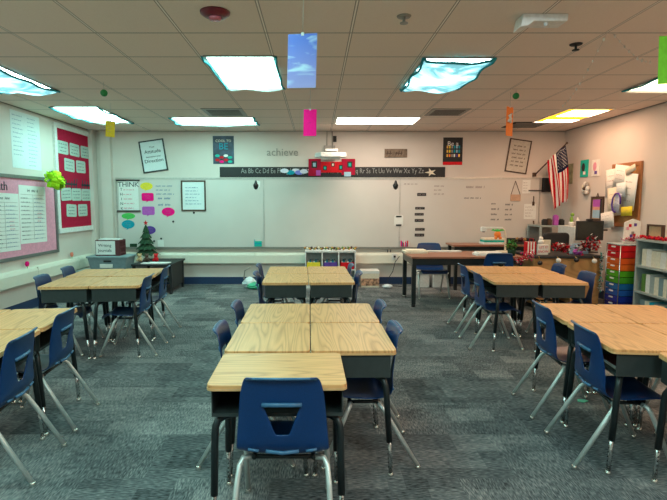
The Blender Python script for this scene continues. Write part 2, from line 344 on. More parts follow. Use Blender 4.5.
# ------------------------------------------------------------------ ceiling lights
FAB_T = fabric('pale_cover_cloth', (.80, 1.0, .98), .78)
FAB_B = fabric('sky_blue_cover_cloth', (.035, .078, .086), .03)
hemm = mat('cover_hem', (.01, .30, .36), .8)
def ceiling_light(x0, y0, x1, y1, col, cover, label, k=1.0, strips=False):
    cx, cy = (x0+x1)/2, (y0+y1)/2; w2, l2 = (x1-x0)/2, (y1-y0)/2
    t = thing('ceiling_light', label, 'ceiling light', (cx, cy, CEIL), 0, 'fluorescent panels in the ceiling grid')
    f = MB(); e = .02
    for a, b in (((-w2,-l2),(w2,-l2+e)),((-w2,l2-e),(w2,l2)),((-w2,-l2+e),(-w2+e,l2-e)),((w2-e,-l2+e),(w2,l2-e))): f.box((a[0],a[1],-.012),(b[0],b[1],-.001))
    f.build('frame', M['vent'] if cover != 'none' else M['white'], t)
    nm = 'light_%.2f_%.2f_%.2f_%.2f' % (*col, k)
    em = _mc.get(nm) or emit(nm, col, POWER*k); _mc[nm] = em
    MB().add([(-w2+e,-l2+e,-.006),(w2-e,-l2+e,-.006),(w2-e,l2-e,-.006),(-w2+e,l2-e,-.006)], [(3,2,1,0)]).build('diffuser', em, t)
    if strips:
        yf = fabric('yellow_film', (.28, .19, .012), .06)
        for q_ in ((-w2+.02, -l2+.03, -w2+.12, l2-.05), (-w2+.12, l2-.52, w2-.02, l2-.26), (-w2+.12, -l2+.03, w2-.02, -l2+.12)):
            s = MB(); s.quad(*q_, -.008); s.f = [g[::-1] for g in s.f]; s.build('yellow_film', yf, t, label='yellow see-through film')
    if cover in ('pale', 'blue'):
        nx, ny = 16, 20; vs = []; rnd = random.Random(int(cx*100+cy*10)); ph = rnd.uniform(0, 6)
        dp = .035 if cover == 'pale' else .075
        for j in range(ny+1):
            for i in range(nx+1):
                u, v = i/nx, j/ny; bow = 4*u*(1-u); bv = 4*v*(1-v)
                scal_x = 1-(.05 if cover == 'pale' else .09)*math.sin(PI*v*2)**2; scal_y = 1-.06*math.sin(PI*u*2)**2
                z = -.02-dp*(.25+.75*max(bow*.6+.4*bv*bow, 0))*(.6+.4*bv)-.010*math.sin(9*u+5*v+ph)-.006*math.sin(17*v-8*u+ph)
                if (i in (0,nx) and j in (0,ny)): z = -.014
                vs.append(((u-.5)*2*w2*1.03*scal_x, (v-.5)*2*l2*1.01*scal_y, z))
        fs = [(j*(nx+1)+i+nx+1, j*(nx+1)+i+nx+2, j*(nx+1)+i+1, j*(nx+1)+i) for j in range(ny) for i in range(nx)]
        cv = MB().add(vs, fs, None, True).build('fabric_cover', FAB_T if cover == 'pale' else FAB_B, t)
        L = [vs[j*(nx+1)] for j in range(ny+1)]; R = [vs[j*(nx+1)+nx] for j in range(ny+1)]; T = [vs[i] for i in range(nx+1)]; B = [vs[ny*(nx+1)+i] for i in range(nx+1)]
        for side in (L, R)+((T,) if cover == 'blue' else ()):
            MB().tube([(x, y, z-.002) for x, y, z in side], .010 if cover == 'pale' else .012, n=6).build('hem', hemm, cv)
    return t
ceiling_light(-.975, 4.37, -.355, 5.58, COOL, 'pale', 'bright ceiling light under thin white cloth beside the hanging cloud picture', 1.25)
ceiling_light(.945, 4.42, 1.56, 5.58, (.85, 1.0, 1.0), 'blue', 'ceiling light veiled by a crumpled sky blue cloth, right of the projector', 1.7)
ceiling_light(-3.53, 4.42, -2.92, 5.70, (.8, 1.0, 1.0), 'blue', 'ceiling light under sagging blue cloth above the pink bulletin board', 2.0)
ceiling_light(3.47, 4.45, 4.09, 5.68, WARM, 'pale', 'cloth covered ceiling light near the right wall behind the green card', 1.25)
ceiling_light(-3.50, 6.60, -2.88, 7.87, COOL, 'pale', 'cloth covered ceiling light nearest the left back corner, behind yellow card', 1.3)
ceiling_light(-2.17, 7.42, -.93, 8.07, COOL, 'pale', 'wide cloth covered ceiling light above the tilted frame on back wall', 1.3)
ceiling_light(.30, 7.42, 1.57, 8.03, NEUT, 'none', 'bare white strip of ceiling light in front of the projector', 1.0)
ceiling_light(3.40, 6.73, 4.03, 7.87, WARM, 'none', 'uncovered ceiling light with yellow film strips near the flag', 1.2, True)
ceiling_light(-.975, 1.88, -.355, 3.09, COOL, 'pale', 'cloth covered ceiling light nearest the red fire alarm, above the view', 1.0)
ceiling_light(.945, 1.83, 1.56, 3.04, (.85, 1.0, 1.0), 'blue', 'blue cloth covered ceiling light nearest the white box fixture, above the view', 1.3)
for x, c, lb in ((-3.53, (.45,1.0,.95), 'leftmost'), (-.975, (.6,1.0,.95), 'second from left'), (.945, (.8,1.0,.95), 'second from right'), (3.47, (1.0,.86,.7), 'rightmost')):  # unseen panels added as fill, tinted to colour the floor
    ceiling_light(x, -.5, x+.62, .72, c, 'none', 'plain fill light panel added behind the viewpoint, %s of the four' % lb, 1.2)
for x, c, lb in ((-3.53, COOL, 'left'), (3.47, WARM, 'right')):
    ceiling_light(x, 1.95, x+.62, 3.15, c, 'none', 'plain ceiling light panel near the %s wall, above the cut off desks' % lb, 1.2)

# ------------------------------------------------------------------ student desks
def make_desk(label):
    t = thing('student_desk', label, 'desk', group='student desks with oak laminate tops')
    top = MB().prism(rrect(-.30,-.225,.30,.225,.028), .684, .700).build('desktop', M['laminate'], t, bevel=.003)
    MB().prism(rrect(-.3015,-.2265,.3015,.2265,.029), .675, .6855).build('edge_band', M['edge'], top)
    b = MB(); x, y0, y1, z0, z1, k = .284, -.195, .205, .548, .676, .004
    b.box((-x,y0,z0),(x,y1,z0+k)); b.box((-x,y0,z0+k),(-x+k,y1,z1)); b.box((x-k,y0,z0+k),(x,y1,z1)); b.box((-x+k,y1-k,z0+k),(x-k,y1,z1)); b.box((-x+k,y0,z0+k),(x-k,y0+k,z0+.016))
    b.build('book_box', M['steel'], t)
    for sx in (-1, 1):
        for sy in (-1, 1):
            p = [(sx*.19, sy*.12, .532), (sx*.235, sy*.148, .533), (sx*.262, sy*.165, .522), (sx*.272, sy*.173, .495), (sx*.275, sy*.177, .45), (sx*.280, sy*.195, .19)]
            lg = MB().tube(p, .0165, n=12).build('leg', M['sleeve'], t)
            ins = MB().tube([(sx*.280, sy*.194, .22), (sx*.282, sy*.204, .018)], .0115, n=10)
            for h in range(6):
                z = .175-h*.025; s = (.22-z)/.202; ins.box((sx*(.280+.003*s)-.003, sy*(.194+.010*s)-.0122, z-.004), (sx*(.280+.003*s)+.003, sy*(.194+.010*s)+.0122, z+.004), M['dark'])
            ins.mats = [M['chrome']] + [m for m in ins.mats if m is not None and m != M['chrome']]
            ins.m = [0 if i < 12 else 1 for i in range(len(ins.m))]
            ins.build('leg_insert', None, lg)
            MB().lathe([(.017,0),(.019,.005),(.013,.016),(.011,.02)], o=(sx*.281, sy*.205, 0)).build('foot_glide', M['glide'], lg)
    return t
DESKS = []
def desk(x, y, deg, label):
    if not DESKS: o = make_desk(label); o.location = (x,y,0); o.rotation_euler = (0,0,math.radians(deg))
    else: o = dup(DESKS[0], (x,y,0), math.radians(deg), label)
    DESKS.append(o); return o

# ------------------------------------------------------------------ student chairs
def make_chair(label):
    t = thing('student_chair', label, 'chair', group='navy plastic student chairs')
    # side profile (y, z, half width)
    P = [(.205,.352,.178),(.205,.372,.192),(.185,.387,.198),(.12,.385,.200),(.04,.376,.202),(-.05,.372,.206),(-.11,.378,.210),(-.145,.398,.213),(-.162,.430,.212),
         (-.170,.462,.209),(-.1735,.478,.207),(-.181,.525,.202),(-.188,.575,.196),(-.1905,.592,.194),(-.197,.632,.189),(-.203,.668,.180),(-.208,.688,.164),(-.214,.700,.145),(-.228,.700,.135)]
    P = [(y, z-.008 if z < .398 else .386+(z-.398)*1.123, {15:.166,16:.158,17:.148,18:.140}.get(k, hw*.93)) for k, (y, z, hw) in enumerate(P)]
    hole = {10:.030, 11:.048, 12:.071, 13:.078}   # half widths of the hand hole per row
    nc = 14; vs, fs = [], []
    kL, kR = 4, 10
    for r, (y, z, hw) in enumerate(P):
        hw_i = hole.get(r, .030 if r < 10 else .078)
        for i in range(nc+1):
            if i <= kL: x = -hw+(hw-hw_i)*i/kL
            elif i >= kR: x = hw_i+(hw-hw_i)*(i-kR)/(nc-kR)
            else: x = -hw_i+2*hw_i*(i-kL)/(kR-kL)
            a = abs(x)/.21
            yy = y+(.030*a**2.2 if r >= 8 else 0)*min(1, (r-7)/4)*(1 if r < 17 else .6)
            zz = z+(.020*a**3 if 2 <= r <= 7 else 0)
            vs.append((x, yy, zz))
    for r in range(len(P)-1):
        for i in range(nc):
            if 10 <= r < 13 and kL <= i < kR: continue
            fs.append((r*(nc+1)+i, r*(nc+1)+i+1, (r+1)*(nc+1)+i+1, (r+1)*(nc+1)+i))
    s = MB().add(vs, fs, None, True).build('seat_shell', M['plastic'], t)
    so = s.modifiers.new('thick', 'SOLIDIFY'); so.thickness = .007; so.offset = 0
    sb = s.modifiers.new('smooth', 'SUBSURF'); sb.levels = 1; sb.render_levels = 1; s.modifiers['smooth'].use_limit_surface = False
    g = MB(); g.tube([(-.082,-.192,.608),(-.04,-.203,.612),(.04,-.203,.612),(.082,-.192,.608)], .0095, n=8)
    g.build('hand_grip', M['plastic_lip'], s)
    l = MB(); l.tube([(-.145,-.172,.414),(-.10,-.176,.409)], .006, n=8); l.tube([(-.07,-.178,.409),(0,-.182,.403),(.07,-.178,.409)], .008, n=8); l.tube([(.10,-.176,.409),(.145,-.172,.414)], .006, n=8)
    l.build('lip_rib', M['plastic_lip'], s); l = MB()  # ribs in the paler blue, set where the back's lower edge glints
    l.tube([(-.145,-.203,.718),(-.10,-.227,.727),(0,-.232,.728),(.10,-.227,.727),(.145,-.203,.718)], .0055, n=8)
    l.build('top_lip', M['plastic_lip'], s)
    MB().tube([(-.165,-.085,.340),(.165,-.085,.340)], .010, n=8).tube([(-.165,.07,.340),(.165,.07,.340)], .010, n=8).tube([(-.13,-.10,.342),(-.13,.085,.342)], .010, n=8).tube([(.13,-.10,.342),(.13,.085,.342)], .010, n=8).build('seat_support', M['sleeve'], t)
    for sx in (-1, 1):
        for p in ([(sx*.14,-.085,.340),(sx*.178,-.092,.338),(sx*.192,-.114,.315),(sx*.199,-.155,.250),(sx*.210,-.302,.014)],
                  [(sx*.14,.07,.340),(sx*.178,.076,.338),(sx*.190,.090,.315),(sx*.196,.118,.250),(sx*.205,.222,.014)]):
            lg = MB().tube(p, .0125, n=12).build('leg', M['silver'], t)
            MB().lathe([(.017,0),(.018,.006),(.0145,.018),(.0135,.02)], o=(p[-1][0], p[-1][1], 0)).build('foot_glide', M['glide'], lg)
    return t
CHAIRS = []
def chair(x, y, deg, label):
    if not CHAIRS: o = make_chair(label); o.location = (x,y,0); o.rotation_euler = (0,0,math.radians(deg))
    else: o = dup(CHAIRS[0], (x,y,0), math.radians(deg), label)
    o.scale = (1, 1, 1.045); CHAIRS.append(o); return o

desk(-.171, 2.242, 1, 'single oak top desk with navy chair, closest desk to the viewer')
CLUSTERS = []
def cluster(cx, cy, deg, names, gap=.012):
    CLUSTERS.append((cx, cy, deg, gap))
    a = math.radians(deg); ca, sa = math.cos(a), math.sin(a)
    for (lx, ly, r), nm in zip(((-.2285,-.302-gap/2,-90),(.2285,-.302-gap/2,90),(-.2285,.302+gap/2,-90),(.2285,.302+gap/2,90)), names):
        desk(cx+lx*ca-ly*sa, cy+lx*sa+ly*ca, deg+r, nm)
def names(where): return ['near left desk of %s' % where, 'near right desk of %s' % where, 'far left desk of %s' % where, 'far right desk of %s' % where]
cluster(-.037, 3.109, .8, names('the middle cluster touching the single desk'))
cluster(-0.088, 5.319, 1.5, names('the centre cluster by the cubby shelf'))
cluster(-2.181, 5.114, 6, names('the cluster before the grey tote'), .04)
cluster(-2.14, 2.91, 6.5, names('the cluster cut by the picture\'s left edge'))
cluster(2.225, 5.329, -3, names('the cluster in front of the oak teacher desk'), .04)
cluster(2.079, 3.089, -5.5, names('the large cluster beside the single desk cut by the right edge'))
desk(2.035, 2.216, -9, 'single oak top desk cut off by the right edge of picture')

chair(-.142, 2.155, 0, 'navy plastic chair facing away, pushed into the closest single desk')
def seat_at(cl, side, row, out, slide, turn, label):
    """a chair at one desk of a cluster; out = how far it is pulled out, slide = along the desk edge"""
    cx, cy, deg, gap = cl; a = math.radians(deg); lx, ly = side*(.290+out), row*(.302+gap/2)+slide
    chair(cx+lx*math.cos(a)-ly*math.sin(a), cy+lx*math.sin(a)+ly*math.cos(a), deg+side*90+turn, label)
MIDC, CUBC, TOTC, EDGC, TEAC, RIGC = CLUSTERS
for a_ in (
    (MIDC, 1, -1, .0, -.01, 1, 'navy chair nearer of two on right of the middle cluster'),
    (MIDC, 1, 1, .01, .03, 0, 'navy chair farther of two on right of the middle cluster'),
    (MIDC, -1, -1, .03, .01, 0, 'navy chair nearer of two on left of the middle cluster'),
    (MIDC, -1, 1, .03, .03, 0, 'navy chair farther of two on left of the middle cluster'),
    (CUBC, 1, -1, .03, 0, 0, 'navy chair nearer of two on right of the cubby shelf cluster'),
    (CUBC, 1, 1, .01, .02, 0, 'navy chair farther of two on right of the cubby shelf cluster'),
    (CUBC, -1, -1, .04, 0, 0, 'navy chair nearer of two on left of the cubby shelf cluster'),
    (CUBC, -1, 1, .07, .02, 0, 'navy chair farther of two on left of the cubby shelf cluster'),
    (TOTC, 1, -1, .0, -.03, -2, 'navy chair turned side on at the cluster before the grey tote, nearer one'),
    (TOTC, 1, 1, .04, -.03, 0, 'navy chair beside the tree table, farther right of the tote cluster'),
    (TOTC, -1, -1, .06, .03, 0, 'navy chair against the left wall casing, nearer of two'),
    (TOTC, -1, 1, .06, .02, 0, 'navy chair against the left wall casing, farther of two'),
    (EDGC, 1, 1, .01, -.034, -1, 'navy chair with hand hole at far right of the left edge cluster'),
    (EDGC, 1, -1, .01, -.034, 0, 'navy chair with silver legs cropped by the picture\'s left edge'),
    (TEAC, -1, -1, .06, -.02, 0, 'navy chair nearer of two, aisle side of teacher desk cluster'),
    (TEAC, -1, 1, .05, -.03, 0, 'navy chair farther of two, aisle side of teacher desk cluster'),
    (TEAC, 1, -1, .10, .02, 0, 'navy chair tucked before the oak teacher desk, nearer of two'),
    (TEAC, 1, 1, .10, .03, 0, 'navy chair tucked before the oak teacher desk, farther of two'),
    (RIGC, -1, -1, .0, -.034, 0, 'large navy chair nearer on aisle side of right edge cluster'),
    (RIGC, -1, 1, .02, -.02, 0, 'navy chair farther on aisle side of right edge cluster'),
    (RIGC, 1, -1, .03, .01, 0, 'navy chair mostly hidden behind right edge cluster, nearer one'),
    (RIGC, 1, 1, .03, .02, 0, 'navy chair mostly hidden behind right edge cluster, farther one'),
): seat_at(*a_)
chair(2.46, 6.74, 0, 'navy chair pushed under the long reddish table, back to viewer')
CHAIRS[-1].scale = (1.1,)*3      # the two chairs at the long table are the larger size
chair(1.82, 7.66, 180, 'navy chair facing the viewer behind the long reddish table')
CHAIRS[-1].scale = (1.13,)*3

# papers inside the open desks
for px, py, lb in ((1.93, 2.90, 'loose papers and book showing inside desk behind the large chair'), ):
    b = MB()
    for k in range(5): 
        a = random.uniform(-.15,.15); b.box((-.09,-.12,.004*k),(.10,.12,.004*k+.0035), [M['paper'], M['cream'], M['bluebin'], M['paper'], M['maroon']][k], Matrix.Rotation(a,4,'Z'))
    o = b.build('paper_stack', None); o.location = (1.76, 2.73, .5530); o.rotation_euler = (0,0,math.radians(-5)); tag(o, lb, 'papers')
# scrap of green paper on the carpet
c_ = at(582, 401, Z=.001); sc = MB().prism([(-.04,-.015),(.0,-.03),(.045,-.005),(.03,.02),(-.02,.028)], 0, .004); o = sc.build('paper_scrap', mat('mint_scrap', (.12,.62,.42), .7)); o.location = c_; tag(o, 'small mint green paper scrap on the carpet under large chair', 'paper scrap')

# ------------------------------------------------------------------ panels on walls
def wallmat(wall, p, roll=0):
    e = {'B': (PI/2,0,0), 'L': (PI/2,0,PI/2), 'R': (PI/2,0,-PI/2)}[wall]
    from mathutils import Euler
    return Matrix.Translation(p) @ Euler(e).to_matrix().to_4x4() @ Matrix.Rotation(roll, 4, 'Z')
PL = {'B': dict(Y=ROOM_B), 'L': dict(X=ROOM_L), 'R': dict(X=ROOM_R)}
def panel(name, label, cat, wall, x0, y0, x1, y1, roll=0, off=.001, group=None, plane=None):
    """thing on a wall; local x right, y up, z out; returns (empty, width, height) about its centre"""
    pl = plane or PL[wall]; ym = (y0+y1)/2; xm = (x0+x1)/2
    c = at(xm, ym, **pl); a, b = at(x0, ym, **pl), at(x1, ym, **pl); u, d = at(xm, y0, **pl), at(xm, y1, **pl)
    wd = (b-a).length; ht = abs(u.z-d.z)
    c = c+{'B': Vector((0,-off,0)), 'L': Vector((off,0,0)), 'R': Vector((-off,0,0))}[wall]
    t = thing(name, label, cat, group=group); t.matrix_world = wallmat(wall, c, roll); return t, wd, ht
def sheet(w_, h_, z0=0, z1=.002, m=None): return MB().box((-w_/2,-h_/2,z0),(w_/2,h_/2,z1), m)
def framed(t, w_, h_, fm, paper, fw=.02, d=.018):
    f = MB(); a, b = w_/2, h_/2
    f.box((-a,-b,0),(a,-b+fw,d)); f.box((-a,b-fw,0),(a,b,d)); f.box((-a,-b+fw,0),(-a+fw,b-fw,d)); f.box((a-fw,-b+fw,0),(a,b-fw,d)); f.build('frame', fm, t)
    return MB().box((-a+fw,-b+fw,0),(a-fw,b-fw,d*.4)).build('sheet', paper, t)

# whiteboard: three enamel panels, trim, seams and tray
t, bw, bh = panel('whiteboard', 'long three panel whiteboard spanning the back wall', 'whiteboard', 'B', 118, 179.5, 538, 247.5)
for k, (xa, xb) in enumerate(((118,264),(264,399.5),(399.5,538))):
    cx = (at((xa+xb)/2, 213, Y=ROOM_B)-at(328, 213, Y=ROOM_B)).x; wd = (at(xb,213,Y=ROOM_B)-at(xa,213,Y=ROOM_B)).x
    MB().box((cx-wd/2+.002,-bh/2,0),(cx+wd/2-.002,bh/2,.014)).build('board_panel', M['board'], t)
    if k: MB().box((cx-wd/2-.008,-bh/2,.014),(cx-wd/2+.008,bh/2,.018)).build('seam_strip', M['alu'], t)
MB().box((-bw/2-.015,bh/2,0),(bw/2+.015,bh/2+.03,.022)).box((-bw/2-.02,-bh/2,0),(-bw/2,bh/2,.022)).box((bw/2,-bh/2,0),(bw/2+.02,bh/2,.022)).build('trim_frame', M['alu'], t)
MB().box((-bw/2,-bh/2-.022,0),(bw/2,-bh/2,.062)).box((-bw/2,-bh/2,.056),(bw/2,-bh/2+.012,.062)).build('marker_tray', mat('tray_grey', (.30,.29,.26), .4, .5), t)
def onboard(name, label, cat, x0, y0, x1, y1, roll=0, group=None): return panel(name, label, cat, 'B', x0, y0, x1, y1, roll, .0155, group)
# writing on the board
wr = MB()
def bpt(px, py): p = at(px, py, Y=ROOM_B)-t.matrix_world.translation; return p.x, p.z
for (x0,y0,x1,y1,rows,m,sd) in ((156,184,180,196,3,M['inkblue'],1),(158,195,176,208,2,M['inkblue'],2),(404,182,424,186,1,M['inkfaint'],3),(434,184,448,196,3,M['inkfaint'],4),(466,184,492,190,1,M['inkfaint'],5),(464,196,490,200,1,M['ink'],6),(491,201,500,222,4,M['ink'],7),(505,202,514,222,4,M['ink'],8)):
    a = bpt(x0,y0); b = bpt(x1,y1); wr.scrib(a[0], a[1], b[0], b[1], rows, m, z=.0152, h=.42, seed=sd)
wr.build('marker_writing', None, t)

# frames and posters above the board
p, w_, h_ = panel('framed_quote', 'black framed quote tilted left, on back wall above whiteboard', 'picture frame', 'B', 141, 140, 166, 172, math.radians(8)); sh = framed(p, w_, h_, M['blk'], M['paperblue'], .022)
for s_, y_, z_ in (('Your', .17, .045), ('Attitude', .085, .088), ('determines your', -.01, .04), ('Direction', -.09, .088)): text(s_, z_, M['ink'], p, (0, y_*h_/.6, .012))
p, w_, h_ = panel('framed_quote', 'brown framed quote tilted right, high on back wall near flag', 'picture frame', 'B', 507, 139.5, 529, 173, math.radians(-8)); framed(p, w_, h_, M['brown'], mat('buff_paper', (.60,.55,.48), .8), .02)
MB().scrib(-w_*.34, h_*.36, w_*.34, -h_*.34, 6, M['brown'], z=.010, h=.5, fill=1, center=True).build('handwriting', None, p)
p, w_, h_ = onboard('framed_list', 'dark framed handwritten list hanging on the left whiteboard panel', 'picture frame', 181.5, 180.5, 206, 211); framed(p, w_, h_, M['brown'], M['paperblue'], .024)
MB().scrib(-w_*.33, h_*.32, w_*.33, -h_*.32, 6, M['inkblue'], z=.010, h=.38, fill=1).build('handwriting', None, p)
MB().lathe([(.018,0),(.018,.008),(.012,.012)], M['blk'], o=(0,-h_/2-.03,0)).build('magnet', None, p)

p, w_, h_ = panel('poster', 'dark poster of glowing letters above stacked coloured candies, left of strip', 'poster', 'B', 213, 136, 234, 164)
MB().box((-w_/2,-h_/2,0),(w_/2,h_/2,.003)).build('backing', mat('night_poster', (.03,.05,.09), .5, var=.6, scale=8), p)
for k, (s_, y_, z_, m_) in enumerate((('COOL TO', .32, .062, M['cream']), ('BE', .12, .16, M['teal']))): text(s_, z_, m_, p, (0, y_*h_, .004))
pt = MB(); cols = [M['turq'], M['red'], M['paper'], M['turq'], M['red'], M['magenta'], M['red'], M['turq']]
for k in range(8):
    cx, cy = (-.11+.075*(k % 4), -.10-.075*(k//4)-.03*(k % 2)); pts = [(cx+.042*math.cos(a*PI/5), cy+.024*math.sin(a*PI/5)) for a in range(10)]; pt.prism(pts, .003, .005, cols[k])
pt.build('candy_shapes', None, p)
p, w_, h_ = panel('poster', 'black poster with white script and coloured columns, right of strip', 'poster', 'B', 443, 137.5, 462.5, 165)
MB().box((-w_/2,-h_/2,0),(w_/2,h_/2,.003)).build('backing', M['blkm'], p)
text('Be a', .115, M['flagwhite'], p, (0, h_*.27, .004))
pt = MB()
for k in range(6):
    x = -.11+k*.042; m_ = [M['gold'], M['yellow'], M['vent'], M['teal'], M['bluebin'], M['teal']][k]
    for j in range(3): pt.box((x, .05-j*.075, .003), (x+.026, .10-j*.075, .0045), m_ if j < 2 else [M['gold'],M['orange'],M['vent'],M['paper'],M['dpurple'],M['gold']][k])
pt.box((-w_/2,-h_/2,.003),(w_/2,-h_/2+.055,.0045), M['red']); pt.build('colour_blocks', None, p)
p, w_, h_ = panel('metal_word_sign', 'dark metal script word sign reading achieve on back wall', 'wall sign', 'B', 268, 149, 297, 156); text('achieve', .19, M['vent'], p, (0, 0, .006), 'script_word', .006)
p, w_, h_ = panel('wood_word_sign', 'small grey brown wooden sign left of the black poster', 'wall sign', 'B', 384.5, 149, 407, 157.5); sheet(w_, h_, 0, .018).build('plaque', mat('weathered_wood', (.20,.14,.10), .8, var=.3, scale=25), p); MB().scrib(-w_*.42, h_*.4, w_*.42, -h_*.4, 1, M['brown'], z=.019, h=.7, fill=1.1).build('lettering', None, p)

# cursive alphabet strip
p, w_, h_ = panel('alphabet_strip', 'long black cursive alphabet strip above the whiteboard', 'wall strip', 'B', 219.8, 167.0, 445, 177.2, 0, .003)
sheet(w_, h_, 0, .006).build('strip', M['blkm'], p); sheet(w_, .03, .006, .012).build('lower_line', M['blk'], p).location = (0, -h_/2+.02, 0)
text('Aa Bb Cc Dd Ee Ff Gg Hh Ii Jj Kk Ll Mm Nn Oo Pp Qq Rr Ss Tt Uu Vv Ww Xx Yy Zz', .125, mat('chalk_white', (.30,.30,.29), .8), p, (0, .018, .007), 'cursive_letters', .001, sx=.745)
p, w_, h_ = panel('jersey_banner', 'crimson banner of small pictures under the projector, over alphabet strip', 'banner', 'B', 308.5, 159, 355, 176, 0, .016)
bn = MB(); bn.box((-w_/2,-h_/2,0),(-w_/2+.22,h_/2,.01), M['crimson']); bn.box((w_/2-.24,-h_/2+.02,0),(w_/2,h_/2,.01), M['crimson']); bn.box((-w_/2+.22,-h_/2+.06,0),(w_/2-.24,h_/2-.05,.01), M['red'])
bn.build('backing', None, p)
ph = MB()
for x, y, s in ((-.31,.05,.10),(-.12,-.01,.07),(.02,.05,.06),(.16,.0,.07),(.32,.05,.09),(-.42,-.04,.04)):
    ph.box((x-s/2,y-s*.6,.01),(x+s/2,y+s*.6,.013), M['blkm']); ph.box((x-s*.25,y-s*.35,.013),(x+s*.25,y+s*.3,.0145), random.choice([M['turq'],M['cream'],M['bluebin'],M['pink']]))
ph.box((-.28,-.14,.01),(-.2,-.05,.014), M['purple']); ph.box((.22,-.16,.01),(.34,-.08,.014), M['bluebin']); ph.build('small_pictures', None, p)
p, w_, h_ = panel('cloud_cutout', 'white and blue swirl cut-out stuck on the alphabet strip', 'decoration', 'B', 279, 169, 308, 175, 0, .014)
cc = MB()
for x, y, m_ in ((-.16,.02,'foil'),(-.05,-.01,'teal'),(.04,.02,'foil'),(.10,-.01,'sky'),(.19,.01,'foil')): cc.prism([(x+.075*math.cos(a*PI/6), y+.04*math.sin(a*PI/6)) for a in range(12)], 0, .005+abs(x)*.01, M[m_])
cc.build('swirl', None, p)
p, w_, h_ = panel('cloud_cutout', 'white star burst cut-out near right end of alphabet strip', 'decoration', 'B', 424, 168, 437, 177, 0, .018)
MB().prism([((.11 if a % 2 else .035)*math.cos(a*PI/5), (.075 if a % 2 else .03)*math.sin(a*PI/5)) for a in range(10)], 0, .005).build('burst', M['cream'], p)

# short throw projector on a wall arm
c = at(330.5, 156, Y=8.2); pj = thing('projector', 'white short throw projector on an arm above the whiteboard', 'projector', (c.x, 8.3, c.z))
MB().prism([(-.24,-.11),(-.16,-.19),(.16,-.19),(.26,-.11),(.26,.08),(-.26,.08)], -.02, .055).build('body', M['white'], pj, bevel=.008)
MB().box((-.15,-.15,-.055),(.16,.05,-.02)).build('lower_body', M['white'], pj, bevel=.01)
MB().box((-.07,-.12,.055),(.1,.02,.075)).build('lens_recess', M['blkm'], pj)
MB().box((-.09,-.14,.075),(.12,.05,.115)).build('upper_cover', M['white'], pj, bevel=.01)
MB().box((-.035,.05,.06),(.035,.54-.02,.11)).box((-.10,.50,-.02),(.10,.535,.24)).build('mounting_arm', M['vent'], pj)
MB().tube([(.05,.30,.10),(.055,.50,.2),(.05,.52,.40),(.045,.525,CEIL-c.z-.01)], .012, n=8).tube([(-.045,.528,.2),(-.045,.528,CEIL-c.z-.01)], .006, n=6).build('cable', M['vent'], pj)
p, w_, h_ = panel('wall_outlet', 'small black cable plate above the projector', 'outlet', 'B', 333, 136, 336.5, 142); sheet(w_, h_, 0, .012).build('plate', M['blkm'], p)
# black teardrop speakers on the board
for xx, lb in ((256, 'black teardrop magnet at the left whiteboard seam'), (395.5, 'black teardrop magnet at the right whiteboard seam')):
    p, w_, h_ = onboard('board_magnet', lb, 'magnet', xx-3, 180, xx+3, 190)
    MB().add(*(lambda pts: ([(x,y,0) for x,y in pts]+[(0,-.01,.035)], [(i,(i+1)%len(pts),len(pts)) for i in range(len(pts))]))([(.048*math.sin(a*PI/8)*(1 if math.cos(a*PI/8) < .3 else .6), .085*math.cos(a*PI/8)) for a in range(16)][::-1])).build('magnet_body', M['blk'], p)
    if xx < 300: MB().prism([(.0,-.09),(.07,-.03),(.08,.06),(.02,.08)], -.0006, 0).build('label_paper', M['paper'], p).location = (0,0,.001)

# posters on the left whiteboard panel
p, w_, h_ = panel('chart_poster', 'white THINK chart with black hanger bars on whiteboard', 'poster', 'B', 119.5, 180.5, 139, 211, 0, .0245)
sheet(w_, h_, 0, .002).build('chart_sheet', M['paper'], p)
for s in (1, -1): MB().box((-w_/2-.04,s*h_/2-.012,0),(w_/2+.03,s*h_/2+.012,.014)).build('hanger_bar', M['blk'], p)
text('THINK', .125, M['ink'], p, (0, h_*.36, .003))
for k, ch in enumerate('THINK'): text(ch, .07, M['ink'], p, (-w_*.37, h_*(.20-.155*k), .003))
MB().scrib(-w_*.26, h_*.27, w_*.42, -h_*.48, 5, M['inkred'], z=.0032, h=.28).build('handwriting', None, p)
def bubble(x0, y0, x1, y1, m, lb, rect=False, tail=-1, roll=0, dz=0):
    p, w_, h_ = panel('speech_bubble', lb, 'paper cut-out', 'B', x0, y0, x1, y1, roll, .0155+dz, 'speech bubble cut-outs on the whiteboard')
    b = MB(); a, c = w_/2, h_/2
    pts = rrect(-a,-c,a,c,.03) if rect else [(a*math.cos(i*PI/12), c*math.sin(i*PI/12)) for i in range(24)]
    b.prism(pts, 0, .003); b.prism([(tail*a*.1,-c*.8),(tail*a*.1+.05,-c*.8),(tail*a*.3,-c*1.35)], .0005, .0028)
    b.build('card', m, p); MB().scrib(-a*.7, c*.6, a*.7, -c*.6, 3, M['inkfaint'], z=.0036, h=.25, center=True, seed=int(x0)).build('handwriting', None, p)
bubble(140.5,182.5,153,190, M['yellow'], 'yellow speech bubble cut-out beside the THINK chart')
bubble(142,193,154,201, M['magenta'], 'bright pink rectangular speech bubble below the yellow one', True)
bubble(142.5,206.5,155,215, M['purple'], 'violet rectangular speech bubble below the bright pink one', True)
bubble(162,207.5,175,216, M['magenta'], 'hot pink oval speech bubble below the framed list')
bubble(122,213,135.5,219, M['lgreen'], 'green speech bubble cut-out under the THINK chart')
bubble(122,220,135,228.5, M['teal'], 'teal speech bubble cut-out below the green one')
bubble(144.5,226,156,234, M['dpurple'], 'dark purple speech bubble just right of the tree star')
